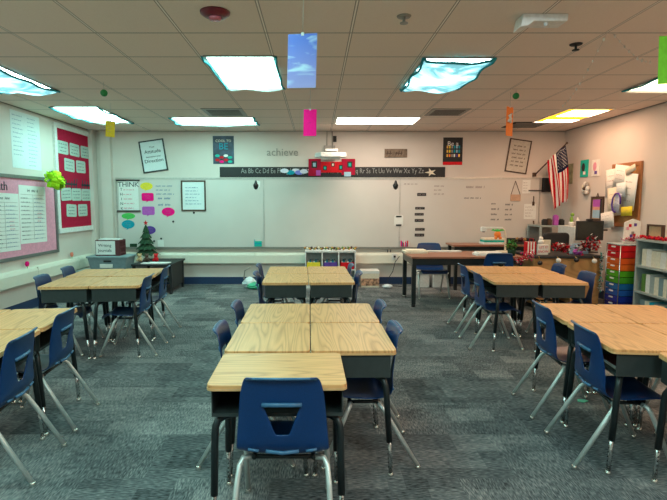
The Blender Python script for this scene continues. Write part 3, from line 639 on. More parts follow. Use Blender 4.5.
# magnets and cards on the board
for k, (x, y) in enumerate(((173.5,221.5),(154.5,241),(161.5,238.5))):
    p, w_, h_ = onboard('round_magnet', ['small dark round magnet below the hot pink bubble','small dark round magnet beside tree, lower left','small dark round magnet beside tree, on a white card'][k], 'magnet', x-1, y-1, x+1, y+1)
    MB().lathe([(.018,0),(.018,.008),(.012,.011)], M['blk']).build('magnet_body', None, p)
for (x0,y0,x1,y1,lb) in ((255,241,262,246.3,'teal eraser box at bottom of the left whiteboard seam'),):
    p, w_, h_ = onboard('eraser_holder', lb, 'marker holder', x0, y0, x1, y1); MB().box((-w_/2,-h_/2,0),(w_/2,h_/2,.03)).build('tray', M['turq'], p); MB().box((-w_/2-.006,-h_/2,.002),(-w_/2,h_/2+.03,.034)).box((-w_/2,-.005,.03),(w_/2,.012,.034)).build('rim', M['teal'], p)
p, w_, h_ = onboard('marker_holder', 'pink and blue marker holder at the right whiteboard seam', 'marker holder', 400.5, 240.5, 409, 246.3); hb = MB()
for k in range(8): hb.box((-w_/2+k*w_/8,-h_/2,0),(-w_/2+(k+.8)*w_/8,h_/2-.02*(k % 3),.03), [M['magenta'], M['inkblue'], M['red'], M['paper']][k % 4])
hb.build('markers', None, p)
rows = ((417,193,426,196),(415,207,424.5,209.5),(414.5,213,423.5,215.5),(414.5,219,423.5,221.8),(415,228,424.5,230.6),(414.5,233.5,424,236.5))
for k, (x0,y0,x1,y1) in enumerate(rows):
    p, w_, h_ = onboard('word_magnet', 'black schedule strip %s on right whiteboard' % ['topmost of six','second from top of six','third from top of six','fourth from top of six','fifth from top of six','lowest of six'][k], 'magnet strip', x0, y0, x1, y1, 0, 'schedule strips on the right whiteboard panel')
    sheet(w_, h_, 0, .004).build('strip', M['blkm'], p); MB().scrib(-w_*.42, h_*.4, w_*.42, -h_*.4, 1, M['inkfaint'], z=.0045, h=.6, fill=1.1, seed=k).build('lettering', None, p)
p, w_, h_ = onboard('white_card', 'white card with two black labels over the right whiteboard seam', 'card', 394, 215, 403, 226); MB().prism(rrect(-w_/2,-h_/2,w_/2,h_/2,.03), .004, .006).build('card', M['paper'], p)
for s in (.36, -.42): MB().box((-.05,s*h_-.014,.0065),(.05,s*h_+.014,.010)).build('black_label', M['blkm'], p)

# hanging bag sign, posted papers, clips at right end of board
p, w_, h_ = onboard('hanging_sign', 'small wooden tag sign hung by a cord triangle near board end', 'wall sign', 510, 194.5, 520, 201)
sheet(w_, h_, 0, .012).build('tag', mat('pale_wood', (.55,.35,.24), .7), p); MB().tube([(-w_*.45,h_/2,.006),(-.01,h_/2+.24,.006)], .005, n=6).tube([(w_*.45,h_/2,.006),(-.01,h_/2+.24,.006)], .005, n=6).build('cord', M['brown'], p)
for (x0,y0,x1,y1,lb) in ((522,180,530,193.5,'white posted sheet at upper right end of whiteboard'),(523.5,204,535.5,219,'white posted sheet at lower right end of whiteboard')):
    p, w_, h_ = onboard('posted_sheet', lb, 'paper', x0, y0, x1, y1); sheet(w_, h_, 0, .003).build('sheet', M['paper'], p); MB().scrib(-w_*.4, h_*.4, w_*.4, -h_*.4, 4, M['inkfaint'], z=.0034, h=.3).build('handwriting', None, p)
p, w_, h_ = onboard('hanging_keys', 'dark keys hanging beside the lower posted sheet', 'keys', 531, 196, 535, 204); MB().tube([(0,.07,.012),(0,-.03,.012)], .008, n=6).box((-.02,-.10,.004),(.016,-.03,.02)).build('key', M['brown'], p)
p, w_, h_ = onboard('wall_hook', 'dark hook below the lower posted sheet', 'hook', 530, 220, 535, 229); MB().tube([(0,.07,.014),(.01,0,.02),(-.03,-.04,.03)], .012, n=8).ball((.02,-.05,.026), .022, None).build('hook', M['brown'], p)
p, w_, h_ = panel('wall_phone', 'black wall telephone behind the flag, on back wall', 'telephone', 'B', 541.5, 178, 550, 192)
MB().box((-w_/2,-h_/2,0),(w_/2,h_/2,.05)).build('phone_body', M['blkm'], p, bevel=.006); MB().box((-w_/2+.01,-h_/2+.02,.05),(-w_/2+.055,h_/2-.02,.075)).build('handset', M['blk'], p, bevel=.008); MB().box((-w_/2-.24,-h_/2+.02,.024),(-w_/2,-h_/2+.035,.036)).build('cord', M['blk'], p)
p, w_, h_ = panel('small_picture', 'narrow green and beige picture partly behind the flag, back wall', 'picture', 'R', 567, 164, 573, 184); sheet(w_, h_, 0, .01).build('canvas', mat('sage_print', (.30,.30,.18), .7, var=.4, scale=10), p)

# flag on an angled pole
b0 = at(534, 175.5, Y=ROOM_B); tip = at(566.5, 143.5, Y=8.25)
fl = thing('classroom_flag', 'stars and stripes flag hanging from an angled wall pole', 'flag', b0)
d = tip-b0
MB().tube([(0,-.01,0), tuple(d)], .011, n=8).ball(tuple(d*1.01), .022, M['gold']).build('pole', M['brown'], fl)
fl.children[-1].data.materials.clear(); fl.children[-1].data.materials.append(M['brown'])
MB().box((-.03,-.03,-.02),(.03,-.001,.05)).build('bracket', M['brown'], fl)
h0 = at(565.5, 145, Y=8.26)-b0; h1 = at(547.5, 160.5, Y=8.52)-b0
e0 = at(568.5, 198.5, Y=8.30)-b0; e1 = at(553.5, 210, Y=8.48)-b0
nx, ny = 39, 30; fv = []
for j in range(ny+1):
    for i in range(nx+1):
        s, u = i/nx, j/ny
        p_ = h0.lerp(h1, s).lerp(e0.lerp(e1, s), u)
        sag = .03*math.sin(PI*u)*(1-s); amp = .035*min(1, u*2+.15)
        fv.append((p_.x+sag+.012*math.sin(s*16+u*3), p_.y+amp*math.sin(s*15+2.2*u), p_.z-.025*math.sin(s*9)*u*.6))
fb = MB(); fb.mats = [M['flagred'], M['flagwhite'], M['flagblue']]; fb.v = fv
for j in range(ny):
    for i in range(nx):
        s = (i+.5)/nx; u = (j+.5)/ny; st = int(s*13)
        k = 2 if (st < 7 and u < .40) else (0 if st % 2 == 0 else 1)
        fb.f.append([j*(nx+1)+i, j*(nx+1)+i+1, (j+1)*(nx+1)+i+1, (j+1)*(nx+1)+i]); fb.m.append(k); fb.sm.append(True)
cl = fb.build('flag_cloth', None, fl); so = cl.modifiers.new('thick', 'SOLIDIFY'); so.thickness = .003; so.offset = 0
st = MB()
for r in range(9):
    for q in range(6 if r % 2 == 0 else 5):
        s = (.06+r*.055)*1.0; u = (.035+(q+(.5 if r % 2 else 0))*.062)
        i = min(nx-1, int(s*nx)); j = min(ny-1, int(u*ny)); a = Vector(fv[j*(nx+1)+i])
        R = .0115; st.add([(a.x+R*(1 if k % 2 == 0 else .45)*math.sin(k*PI/5), a.y-.006, a.z+R*(1 if k % 2 == 0 else .45)*math.cos(k*PI/5)) for k in range(10)], [tuple(range(10))])
st.build('stars', M['flagwhite'], cl)

# ------------------------------------------------------------------ left wall
p, w_, h_ = panel('bulletin_board', 'pink bulletin board with grey frame on the left wall', 'bulletin board', 'L', -60, 140, 54, 300, 0)
# set its true rectangle on the wall
a = at(54.5, 191, X=ROOM_L); bt = at(54.5, 252.5, X=ROOM_L); tp = at(54.5, 178.5, X=ROOM_L)
yl = 2.9; w_ = a.y-yl; h_ = tp.z-bt.z; p.matrix_world = wallmat('L', Vector((ROOM_L+.001, (a.y+yl)/2, (tp.z+bt.z)/2)))
fw = .045; A, B = w_/2, h_/2
f = MB().box((-A,-B,0),(A,-B+fw,.03)).box((-A,B-fw,0),(A,B,.03)).box((-A,-B+fw,0),(-A+fw,B-fw,.03)).box((A-fw,-B+fw,0),(A,B-fw,.03)); f.build('frame', mat('board_frame_grey', (.20,.20,.19), .45, .4), p)
sheet(w_-2*fw, h_-2*fw, 0, .012).build('pink_backing', M['pink'], p)
BBL = p
mt = at(5, 186, X=ROOM_L)
text('Math', .16, M['ink'], p, (at(0,186,X=ROOM_L).y-(a.y+yl)/2-.05, B-.16, .014), 'title_letters', .002, sx=1.1)
for (x0,y0,x1,y1,lb,cols_) in ((18.5,186,45,243,'large handwritten chart sheet on the pink board, right one',3),(-12,193,18.5,252,'handwritten chart sheet at left picture edge on pink board',2)):
    q0 = at(x0,(y0+y1)/2,X=ROOM_L); q1 = at(x1,(y0+y1)/2,X=ROOM_L); zu = at((x0+x1)/2,y0,X=ROOM_L).z; zd = at((x0+x1)/2,y1,X=ROOM_L).z
    s = thing('chart_sheet', lb, 'paper chart', group='chart sheets on the pink board'); s.matrix_world = wallmat('L', Vector((ROOM_L+.0145,(q0.y+q1.y)/2,(zu+zd)/2)), -.02)
    W2, H2 = q1.y-q0.y, zu-zd; sheet(W2, H2, 0, .002).build('sheet', M['paper'], s)
    hb = MB(); hb.scrib(-W2*.42, H2*.47, W2*.42, H2*.36, 1, M['ink'], z=.0024, h=.5, center=True, fill=.6)
    hb.scrib(-W2*.44, H2*.32, -W2*.02, -H2*.46, 11, M['ink'], z=.0024, h=.32); hb.scrib(W2*.04, H2*.32, W2*.46, -H2*.46, 11, M['inkblue'], z=.0024, h=.32, seed=9)
    hb.scrib(W2*.15, H2*.05, W2*.40, -H2*.15, 3, M['inkred'], z=.0026, h=.32, seed=5)
    for j in range(12): y = H2*.34-j*H2*.07; hb.box((-W2*.45,y,.002),(W2*.45,y+.004,.0023), M['inkfaint'])
    hb.box((0,-H2*.45,.002),(.004,H2*.34,.0023), M['ink']); hb.build('handwriting', None, s)
# lime ribbon bow at board corner
c = at(54, 181, X=ROOM_L+.20); bw_ = thing('ribbon_bow', 'lime green gathered ribbon bow on the pink board corner', 'bow', c); rb = MB(); rnd = random.Random(4)
for k in range(64):
    a1, a2 = rnd.uniform(0, 2*PI), math.acos(rnd.uniform(-1, 1)); dr = Vector((math.sin(a2)*math.cos(a1), math.sin(a2)*math.sin(a1), math.cos(a2)))
    if dr.x < -.5: dr.x = -dr.x
    sd = dr.cross(Vector((.3,.2,1))).normalized(); up = dr.cross(sd); R = .16*rnd.uniform(.8,1.05); wv = .03
    loop = [dr*R*t_*1.0+up*math.sin(t_*PI)*.045*sg for sg, rng in ((1,[0,.3,.6,.85,1.0]),(-1,[.85,.6,.3,0])) for t_ in rng]
    vs = [q_+sd*s_*wv for q_ in loop for s_ in (-1,1)]; rb.add(vs, [(2*i,2*i+1,2*i+3,2*i+2) for i in range(len(loop)-1)], None, True)
rb.build('ribbon_loops', M['lime'], bw_); MB().tube([(0,0,0),(-.165,0,0)], .006, n=6).build('pin', M['alu'], bw_)
# big white chart above the board
p, w_, h_ = panel('chart_sheet', 'handwritten chart paper taped above pink board on left wall', 'paper chart', 'L', 12, 114, 40.5, 169); sheet(w_, h_, 0, .002).build('sheet', M['paperblue'], p)
hb = MB(); hb.scrib(-w_*.44, h_*.46, -w_*.02, -h_*.3, 10, M['inkblue'], z=.0024, h=.28); hb.scrib(w_*.06, h_*.46, w_*.46, -h_*.46, 13, M['inkblue'], z=.0024, h=.28, seed=3); hb.build('handwriting', None, p)
# crimson board in white frame
q0 = at(52, 130, X=ROOM_L); q1 = at(91, 150, X=ROOM_L); zt = at(70, 127, X=ROOM_L).z; zb = at(70, 232, X=ROOM_L).z
zt = max(min(zt, CEIL-.03), 2.3)
p = thing('bulletin_board', 'tall crimson bulletin board in white frame near left corner', 'bulletin board'); W2, H2 = q1.y-q0.y, zt-zb
p.matrix_world = wallmat('L', Vector((ROOM_L+.001, (q0.y+q1.y)/2, (zt+zb)/2))); A, B = W2/2, H2/2; fw = .075
MB().box((-A,-B,0),(A,-B+fw,.045)).box((-A,B-fw,0),(A,B,.035)).box((-A,-B+fw,0),(-A+fw,B-fw,.035)).box((A-fw,-B+fw,0),(A,B-fw,.035)).build('frame', M['white'], p)
sheet(W2-2*fw, H2-2*fw, 0, .012).build('crimson_backing', M['crimson'], p)
MB().scrib(-A+fw+.04, .02, A-fw-.04, -.16, 1, M['ink'], z=.014, h=1.0, fill=1.2).build('black_lettering', None, p)
k = 0; iw = (W2-2*fw); CARDS = ['top row left','top row middle','top row right','second row left','second row right','third row left','third row middle','third row right','bottom row left','bottom row right']
for (yy, xs) in ((B-.36,(-.33,0,.33)),(B-.62,(-.17,.17)),(-.24,(-.30,0,.30)),(-.50,(-.17,.17))):
    for x in xs:
        k += 1; c_ = thing('word_card', 'small grey white lined card, %s of crimson board' % CARDS[k-1], 'card', group='cards on the crimson board')
        c_.matrix_world = p.matrix_world @ Matrix.Translation((x*iw, yy, .0165)) @ Matrix.Rotation(random.uniform(-.05,.05), 4, 'Z')
        cw, ch = iw*.145, .10
        MB().prism(rrect(-cw,-ch,cw,ch,.03), 0, .002).build('card', mat('pale_green_card', (.45,.55,.50), .8), c_); MB().scrib(-cw*.8, ch*.8, cw*.8, -ch*.8, 3, M['ink'], z=.0024, h=.4, center=True, seed=k, fill=1).build('lettering', None, c_)
# flower pens on left casing
for (x, y, m_, lb) in ((27.5, 270, 'magenta', 'bright pink flower pen standing on the left wall casing'), (72, 259, 'orange', 'coral flower pen standing on the left wall casing near corner')):
    c = at(x, y, X=ROOM_L+.05); t = thing('flower_pen', lb, 'flower pen', (c.x, c.y, .585)); h_ = max(c.z-.585, .06)
    MB().tube([(0,0,0),(0.005,0,h_)], .004, n=6).build('stem', M['lgreen'], t); fm = MB()
    for a in range(6): fm.ball((0, .022*math.cos(a*PI/3), h_+.022*math.sin(a*PI/3)), .018, None, 8)
    fm.ball((.012,0,h_), .012, None, 8); fm.build('petals', mat('coral', (.85,.22,.14), .7) if m_ == 'orange' else M[m_], t)

# ------------------------------------------------------------------ left back corner: tote, crate, tree
c0 = at(89, 268, Z=.60)
z = .0
cab = thing('low_cabinet', 'low grey storage cabinet in the left back corner, holding the grey tote', 'cabinet', (-3.46, 8.0, 0))
MB().box((-.41,-.22,.02),(.45,.22,.384)).build('body', M['greyw'], cab, bevel=.005)
for s in (-1,1): d_ = MB().box((-.225+s*.23,-.235,.05),(.225+s*.23,-.22,.37)).build('door', M['greyw'], cab); MB().box((-.02+s*.05,-.247,.25),(.0+s*.05,-.235,.31)).build('handle', M['alu'], d_)
pz = .385
x0 = at(89,258,Y=7.85).x; x1 = at(128,258,Y=7.85).x; zt = at(108,256,Y=7.85).z
tt = thing('storage_tote', 'grey plastic tote with white label under the maroon crate', 'storage tote', ((x0+x1)/2, 7.98, pz)); W2 = (x1-x0)/2; H2 = zt-pz
MB().add([(-W2+.04,-.17,0),(W2-.04,-.17,0),(W2-.04,.17,0),(-W2+.04,.17,0),(-W2,-.2,H2-.02),(W2,-.2,H2-.02),(W2,.2,H2-.02),(-W2,.2,H2-.02)], [(3,2,1,0),(4,5,6,7),(0,1,5,4),(1,2,6,5),(2,3,7,6),(3,0,4,7)]).build('tub', M['greybin'], tt, bevel=.01)
MB().prism(rrect(-W2-.02,-.22,W2+.02,.22,.03), H2-.03, H2).build('lid', M['greybin'], tt, bevel=.004)
lbp = MB().box((-.11,-.212,H2*.22),(.09,-.197,H2*.48)).build('label', M['paper'], tt); MB().box((-.05,-.206,H2*.62),(.07,-.19,H2*.72)).build('grip', M['blkm'], tt)
x0 = at(96,250,Y=7.9).x; x1 = at(119,250,Y=7.9).x; zt2 = at(108,240,Y=7.9).z; cz_ = pz+H2
cr = thing('crate', 'maroon crate with white Writing Journals sign on the grey tote', 'crate', ((x0+x1)/2+.02, 7.98, cz_+.001)); W2 = (x1-x0)/2+.01; H3 = zt2-cz_
b = MB().box((-W2,-.12,0),(W2,.13,.012)); b.box((-W2,-.12,.012),(W2,-.108,H3)).box((-W2,.118,.012),(W2,.13,H3)).box((-W2,-.108,.012),(-W2+.012,.118,H3))
for k in range(5): b.box((W2-.012,-.108+k*.05,.012),(W2,-.085+k*.05,H3))
for k in range(3): b.box((W2-.014,-.108,.03+k*H3*.38),(W2+.002,.118,.055+k*H3*.38))
b.build('crate_body', M['maroon'], cr)
MB().box((-W2+.03,-.07,.012),(W2-.03,.09,H3+.012)).build('folders', M['paper'], cr)
sg = MB().box((-W2+.01,-.1265,.02),(W2*.62,-.1205,H3-.015)).build('sign', M['paper'], cr)
for s_, zz in (('Writing', .66), ('Journals', .34)):
    o = text(s_, .068, M['ink'], sg, (-W2*.22, -.1275, H3*zz)); o.rotation_euler = (PI/2,0,0)
# dark low table with papers, tree
tb = thing('side_table', 'low black side table under the small Christmas tree', 'table', (-2.645, 8.2, 0)); tz = at(150, 263.5, Y=7.9).z
W2 = .325
MB().box((-W2,-.40,tz-.03),(W2,.45,tz-.001)).build('table_top', M['blkm'], tb, bevel=.004)
for sx in (-1,1):
    for sy in (-1,1): MB().box((sx*(W2-.03)-.02,sy*.35-.02,0),(sx*(W2-.03)+.02,sy*.35+.02,tz-.03)).build('leg', M['blk'], tb)
MB().box((W2-.036,-.33,.08),(W2-.024,.33,tz-.03)).build('side_panel', M['blkm'], tb)
MB().box((-W2+.05,-.32,.18),(W2-.05,.32,.2)).build('shelf', M['blkm'], tb)
cc = at(147, 262, Y=8.45)
tr = thing('christmas_tree', 'small dark green Christmas tree with red star on side table', 'christmas tree', (cc.x, 8.45, tz)); topz = at(144.5, 224, Y=8.45).z-tz
ft = MB(); rnd = random.Random(2)
tiers = 5; base = .10
for k in range(tiers):
    z0 = base+(topz-base)*k/tiers*.93; z1 = z0+(topz-base)/tiers*1.45; r0 = .205*(1-k/tiers)+.025
    n = 22; vs = []
    for i in range(n): a = 2*PI*i/n; r = r0*(1 if i % 2 else .78)*rnd.uniform(.92,1.05); vs.append((r*math.cos(a), r*math.sin(a), z0-(.025 if i % 2 else 0)))
    for i in range(n): a = 2*PI*i/n; vs.append((r0*.45*math.cos(a), r0*.45*math.sin(a), (z0+z1)/2))
    vs.append((0,0,min(z1,topz)))
    ft.add(vs, [(i,(i+1)%n,n+(i+1)%n,n+i) for i in range(n)]+[(n+i,n+(i+1)%n,2*n) for i in range(n)]+[tuple(range(n))[::-1]])
ft.build('foliage', M['dgreen'], tr)
MB().tube([(0,0,0.001),(0,0,base+.02)], .02, n=8).lathe([(.06,0.001),(.055,.02),(.03,.03)]).build('stand', M['brown'], tr)
MB().prism([((.045 if a % 2 == 0 else .018)*math.sin(a*PI/5), (.045 if a % 2 == 0 else .018)*math.cos(a*PI/5)) for a in range(10)][::-1], -.008, .008, None, Matrix.Translation((0,0,topz+.02)) @ Matrix.Rotation(PI/2,4,'X')).build('star', M['red'], tr)
for k, (dx, m_, lb) in enumerate(((-.11,'tan','small brown toy bear left of the Christmas tree'),(.0,'brown','small brown and red toy in front of the tree'),(.14,'red','red gift toy right of the Christmas tree'))):
    o = thing('plush_toy', lb, 'toy', (at(147+dx*65, 262, Y=8.12).x, 8.12, tz+.001)); MB().ball((0,0,.045), .045, None, 12, (1,.8,1)).ball((0,-.005,.105), .033, None, 12).ball((-.025,0,.13), .013, None, 8).ball((.025,0,.13), .013, None, 8).ball((-.035,-.03,.03), .018, None, 8).ball((.035,-.03,.03), .018, None, 8).build('body', M[m_], o)
pp = MB(); pp.box((-.22,-.07,0),(.2,.07,.012)); pp.box((-.1,-.06,.012),(.24,.05,.022)); o = pp.build('paper_stack', M['paper']); o.location = (-2.60, 7.89, tz); tag(o, 'white paper pile on the black side table by the tree', 'papers')
p, w_, h_ = onboard('dark_box', 'small dark box on the marker tray left of the tree', 'box', 131, 243.5, 137.5, 247); MB().box((-w_/2,-h_/2,0),(w_/2,h_/2,.04)).build('box_body', M['dgreen'], p)
p, w_, h_ = onboard('white_card', 'small white card at board bottom right of the tree', 'card', 158, 240, 164, 246.5); sheet(w_, h_, 0, .002).build('card', M['paper'], p)

# ------------------------------------------------------------------ cubby shelf with bins at the back wall
xa = at(305,255,Y=8.35).x; xb = at(356,255,Y=8.35).x; zt = at(330,251,Y=8.35).z
cs = thing('cubby_shelf', 'white cubby shelf with leafy border at the back wall', 'shelf', ((xa+xb)/2, 8.53, 0)); W2 = (xb-xa)/2
b = MB(); b.box((-W2,.15,0),(W2,.17,zt)); b.box((-W2,-.18,0),(W2,.15,.05)); b.box((-W2,-.18,zt-.025),(W2,.15,zt)); b.box((-W2,-.18,zt*.48),(W2,.15,zt*.48+.02))
for k in range(4):
    x = -W2+(2*W2-.02)*k/3; b.box((x,-.18,.05),(x+.02,.15,zt*.48)); b.box((x,-.18,zt*.48+.02),(x+.02,.15,zt-.025))
b.build('carcass', M['white'], cs)
br = MB(); rnd = random.Random(5)
for k in range(46): x = -W2+2*W2*k/45; br.ball((x,-.16+rnd.uniform(-.01,.01),zt+.028+rnd.uniform(0,.03)), rnd.uniform(.014,.026), [M['cork'],M['brown'],M['cream'],M['olive'],M['gold']][k % 5], 8)
o = br.build('leafy_garland', None); o.location = (cs.location.x, cs.location.y, 0); tag(o, 'brown and cream leafy garland along the cubby shelf top', 'garland')
for k, (m_, lb) in enumerate((('yellow','yellow bin in left cubby of the shelf'),('dpurple','purple bin in middle cubby of the shelf'),('red','red bin in right cubby of the shelf'))):
    cx = -W2+(2*W2)*(k+.5)/3; z0 = zt*.48+.0205; o = thing('storage_bin', lb, 'bin', (cs.location.x+cx, cs.location.y-.02, z0))
    MB().box((-.115,-.15,0),(.115,.15,.008)).box((-.115,-.15,.008),(.115,-.142,.12)).box((-.115,.142,.008),(.115,.15,.12)).box((-.115,-.142,.008),(-.107,.142,.12)).box((.107,-.142,.008),(.115,.142,.12)).build('bin', M[m_], o, bevel=.003)
    fl_ = MB()
    for j in range(6): fl_.box((-.10+j*.033,-.12,.01),(-.078+j*.033,.12,.135+.01*(j % 3)), [M['paper'],M['teal'],M['vent']][j % 3])
    fl_.build('folders', None, o)
for k in range(3):
    cx = -W2+(2*W2)*(k+.5)/3; o = thing('storage_bin', 'grey green bin on lower row of cubby shelf, ' + ['left','middle','right'][k], 'bin', (cs.location.x+cx, cs.location.y-.02, .0505)); MB().box((-.115,-.15,0),(.115,.15,.14)).build('bin', M['greyw'], o, bevel=.004)

# bags and box on the floor at the back wall
c = at(251, 286, Z=0); g = thing('plastic_bag', 'clear and green plastic bag on floor left of centre cluster', 'bag', (c.x, 8.45, 0)); rnd = random.Random(8)
def crumple(R, H, seed, squash=.8):
    rnd = random.Random(seed); n, hgt = 14, 8; vs = []
    for j in range(hgt+1):
        u = j/hgt; r = R*(math.sin(PI*min(u*.9+.12,1))**.6)
        for i in range(n): a = 2*PI*i/n; q_ = r*rnd.uniform(.82,1.08); vs.append((q_*math.cos(a), q_*math.sin(a)*squash, H*u))
    return MB().add(vs, [(j*n+i, j*n+(i+1)%n, (j+1)*n+(i+1)%n, (j+1)*n+i) for j in range(hgt) for i in range(n)]+[tuple(range(n))[::-1], tuple(hgt*n+i for i in range(n))])
crumple(.13, .20, 3).build('clear_bag', M['clear'], g); b = crumple(.14, .12, 6).build('green_bag', mat('green_film', (.05,.42,.24), .35), g); b.location = (.10,-.12,0)
MB().tube([(-.1,0,.15),(-.08,-.02,.30),(.02,-.03,.36)], .012, n=6).build('handle', M['vent'], g)
c = at(371, 284, Z=0); xl, xr = at(361,278,Y=8.5).x, at(379,278,Y=8.5).x; zt = at(370,271,Y=8.5).z
o = thing('cardboard_box', 'pale box with printed side on floor right of cubby shelf', 'box', ((xl+xr)/2, 8.6, 0)); W2 = (xr-xl)/2
MB().box((-W2,-.13,0),(W2,.16,zt)).build('box_body', M['cream'], o, bevel=.003); MB().box((-W2,-.132,.03),(W2,-.130,zt*.55)).build('printed_band', mat('mottled_print', (.45,.25,.16), .7, var=.8, scale=25), o); MB().box((-W2-.004,-.134,zt-.04),(W2+.004,.164,zt+.006)).build('lid', M['paper'], o)
o = crumple(.10, .07, 12).build('plastic_bag', M['clear']); o.location = (at(385,287,Z=0).x+.03, 8.42, 0); tag(o, 'small clear plastic bag beside the pale box on the floor', 'bag')
# white wires hanging down the wall near the reddish table
wv = MB(); q1, q2 = at(396, 266, Y=8.72), at(390, 283, Y=8.72)
wv.tube([(q1.x+.06,8.72,.52),(q1.x-.02,8.70,.42),(q1.x-.06,8.70,.25),(q2.x-.05,8.70,.10),(q2.x-.04,8.60,.012),(q2.x+.2,8.5,.010)], .006, n=6); tag(wv.build('power_cord', M['ink']), 'thin dark cord hanging from the casing beside reddish table', 'cord')
for x, lb in ((388,'short black peg sticking up on casing, left of two'),(391,'short black peg sticking up on casing, right of two')):
    q1 = at(x, 259, Y=8.72); o = MB().tube([(0,0,0),(0,0,.05)], .008, n=6).build('marker', M['ink']); o.location = (q1.x, 8.78, .586); tag(o, lb, 'marker')
p, w_, h_ = panel('outlet_plate', 'small white outlet plate with black plug on the back casing', 'outlet', 'B', 391, 253, 396, 259, 0, .096); sheet(w_, h_, 0, .008).build('plate', M['white'], p); MB().box((-.015,-.015,.008),(.02,.02,.03)).build('plug', M['blk'], p)

# ------------------------------------------------------------------ teacher area
tz = .72
TT = thing('long_table', 'long reddish topped table with black legs in front of whiteboard', 'table', (2.06, 7.22, 0))
MB().box((-.72,-.40,tz-.028),(.87,.42,tz-.001)).build('table_top', M['reddish'], TT, bevel=.004)
MB().box((-.70,-.37,tz-.12),(.85,-.35,tz-.028)).box((-.70,.37,tz-.12),(.85,.39,tz-.028)).box((-.70,-.35,tz-.12),(-.68,.37,tz-.028)).box((.83,-.35,tz-.12),(.85,.37,tz-.028)).build('apron', M['sleeve'], TT)
for sx in (-.675, .82):
    for sy in (-.345, .365):
        MB().box((sx-.028,sy-.028,.04),(sx+.028,sy+.028,tz-.028)).build('leg', M['sleeve'], TT)
for sx in (-.675, .82):
    for sy in (-.345, .365): MB().lathe([(.028,0),(.03,.03),(.02,.045)], o=(sx,sy,0)).build('foot_glide', M['glide'] if sy > 0 else M['blk'], TT)
b = MB(); b.box((-.17,-.15,0),(.17,.15,.03)); b.box((-.13,-.13,.03),(.16,.13,.045), None); o = b.build('paper_stack', M['cream']); o.location = (1.50, 7.42, tz); tag(o, 'flat cream papers on the left end of reddish table', 'papers')
b = MB().box((-.28,-.05,0),(.28,.05,.02)); o = b.build('paper_stack', M['paper']); o.location = (1.95, 7.52, tz); tag(o, 'row of white sheets along reddish table\'s far edge', 'papers')
b = MB().box((-.16,-.12,0),(.16,.12,.03)).box((-.13,-.10,.03),(.2,.13,.045)); o = b.build('paper_stack', M['paper']); o.location = (2.46, 7.05, tz); tag(o, 'white paper stack under the document camera on reddish table', 'papers')
# document camera / lamp: white arm
c = at(508, 247, Y=7.3); dc = thing('document_camera', 'white document camera with arm reaching left over reddish table', 'document camera', (2.81, 7.30, tz))
zz = at(508, 228, Y=7.3).z-tz; xl = at(481, 230, Y=7.3).x-2.81
MB().prism(rrect(-.10,-.09,.10,.09,.03), 0, .035).build('base', M['cream'], dc, bevel=.005)
MB().tube([(.02,0,.03),(.02,0,zz*.7),(.0,0,zz*.93),(-.05,0,zz)], [.016,.014,.013,.013], n=10).build('post', M['cream'], dc)
MB().box((xl+.02,-.02,zz-.010),(-.03,.02,zz+.014)).build('arm', M['white'], dc, bevel=.006); MB().box((xl,-.035,zz-.05),(xl+.08,.035,zz+.018)).build('camera_head', M['white'], dc, bevel=.008); MB().lathe([(.02,-.012),(.02,0)], M['blk'], o=(xl+.04,0,zz-.05)).build('lens', None, dc)
c = at(498, 235, Y=7.2); o = thing('plush_toy', 'orange toy with green leaves clipped on the document camera arm', 'toy', (c.x, 7.22, tz+zz-.12)); MB().ball((0,0,.03), .05, None, 12).ball((-.03,-.02,-.02), .025, None, 8).ball((.035,-.02,-.02), .025, None, 8).build('body', M['orange'], o)
lf = MB()
for a in range(7): lf.add([(0,0,.07),(.075*math.cos(a*.9),.03*math.sin(a*.9),.11),(.10*math.cos(a*.9),.04*math.sin(a*.9),.085)], [(0,1,2)])
lf.ball((0,0,.08), .03, None, 8); lf.build('leaves', M['lgreen'], o)
# second long table along back wall
zt = at(470, 244.5, Y=8.25).z; xl = at(453, 245, Y=8.2).x
T2 = thing('long_table', 'reddish table with dark legs standing close along the back wall', 'table', (xl, 8.42, 0))
MB().box((0,-.25,zt-.03),(1.42,.25,zt-.001)).build('table_top', M['reddish'], T2, bevel=.004); MB().box((.03,-.23,zt-.09),(1.39,-.21,zt-.03)).build('apron', M['sleeve'], T2)
for x in (.06, 1.35):
    for y in (-.2,.2): MB().box((x-.025,y-.025,0),(x+.025,y+.025,zt-.03)).build('leg', M['sleeve'], T2)
x_ = at(495, 240, Y=8.4).x
for k, (m_, lb) in enumerate((('paper','lowest white binder of pile behind document camera'),('turq','green binder in middle of pile behind document camera'),('cream','cream topmost binder of pile behind document camera'))):
    o = MB().box((-.18+.01*k,-.11,0),(.16+.012*k,.11,.034)).build('binder', M[m_], bevel=.004); o.location = (x_-.06, 8.38, zt+.035*k); tag(o, lb, 'binder')
x_ = at(520, 240, Y=8.4).x; o = thing('desk_tray', 'black letter tray with brown clutter on the back table', 'tray', (x_, 8.40, zt)); MB().box((-.19,-.15,0),(.19,.15,.01)).box((-.19,-.15,.01),(-.18,.15,.09)).box((.18,-.15,.01),(.19,.15,.09)).box((-.18,.14,.01),(.18,.15,.09)).box((-.18,-.15,.01),(.18,-.14,.04)).build('tray', M['blkm'], o)
b = MB(); rnd = random.Random(3)
for k in range(9): b.ball((rnd.uniform(-.14,.14), rnd.uniform(-.1,.1), .04+rnd.uniform(0,.05)), rnd.uniform(.02,.035), [M['brown'],M['maroon'],M['cork']][k % 3], 8)
b.build('clutter', None, o)
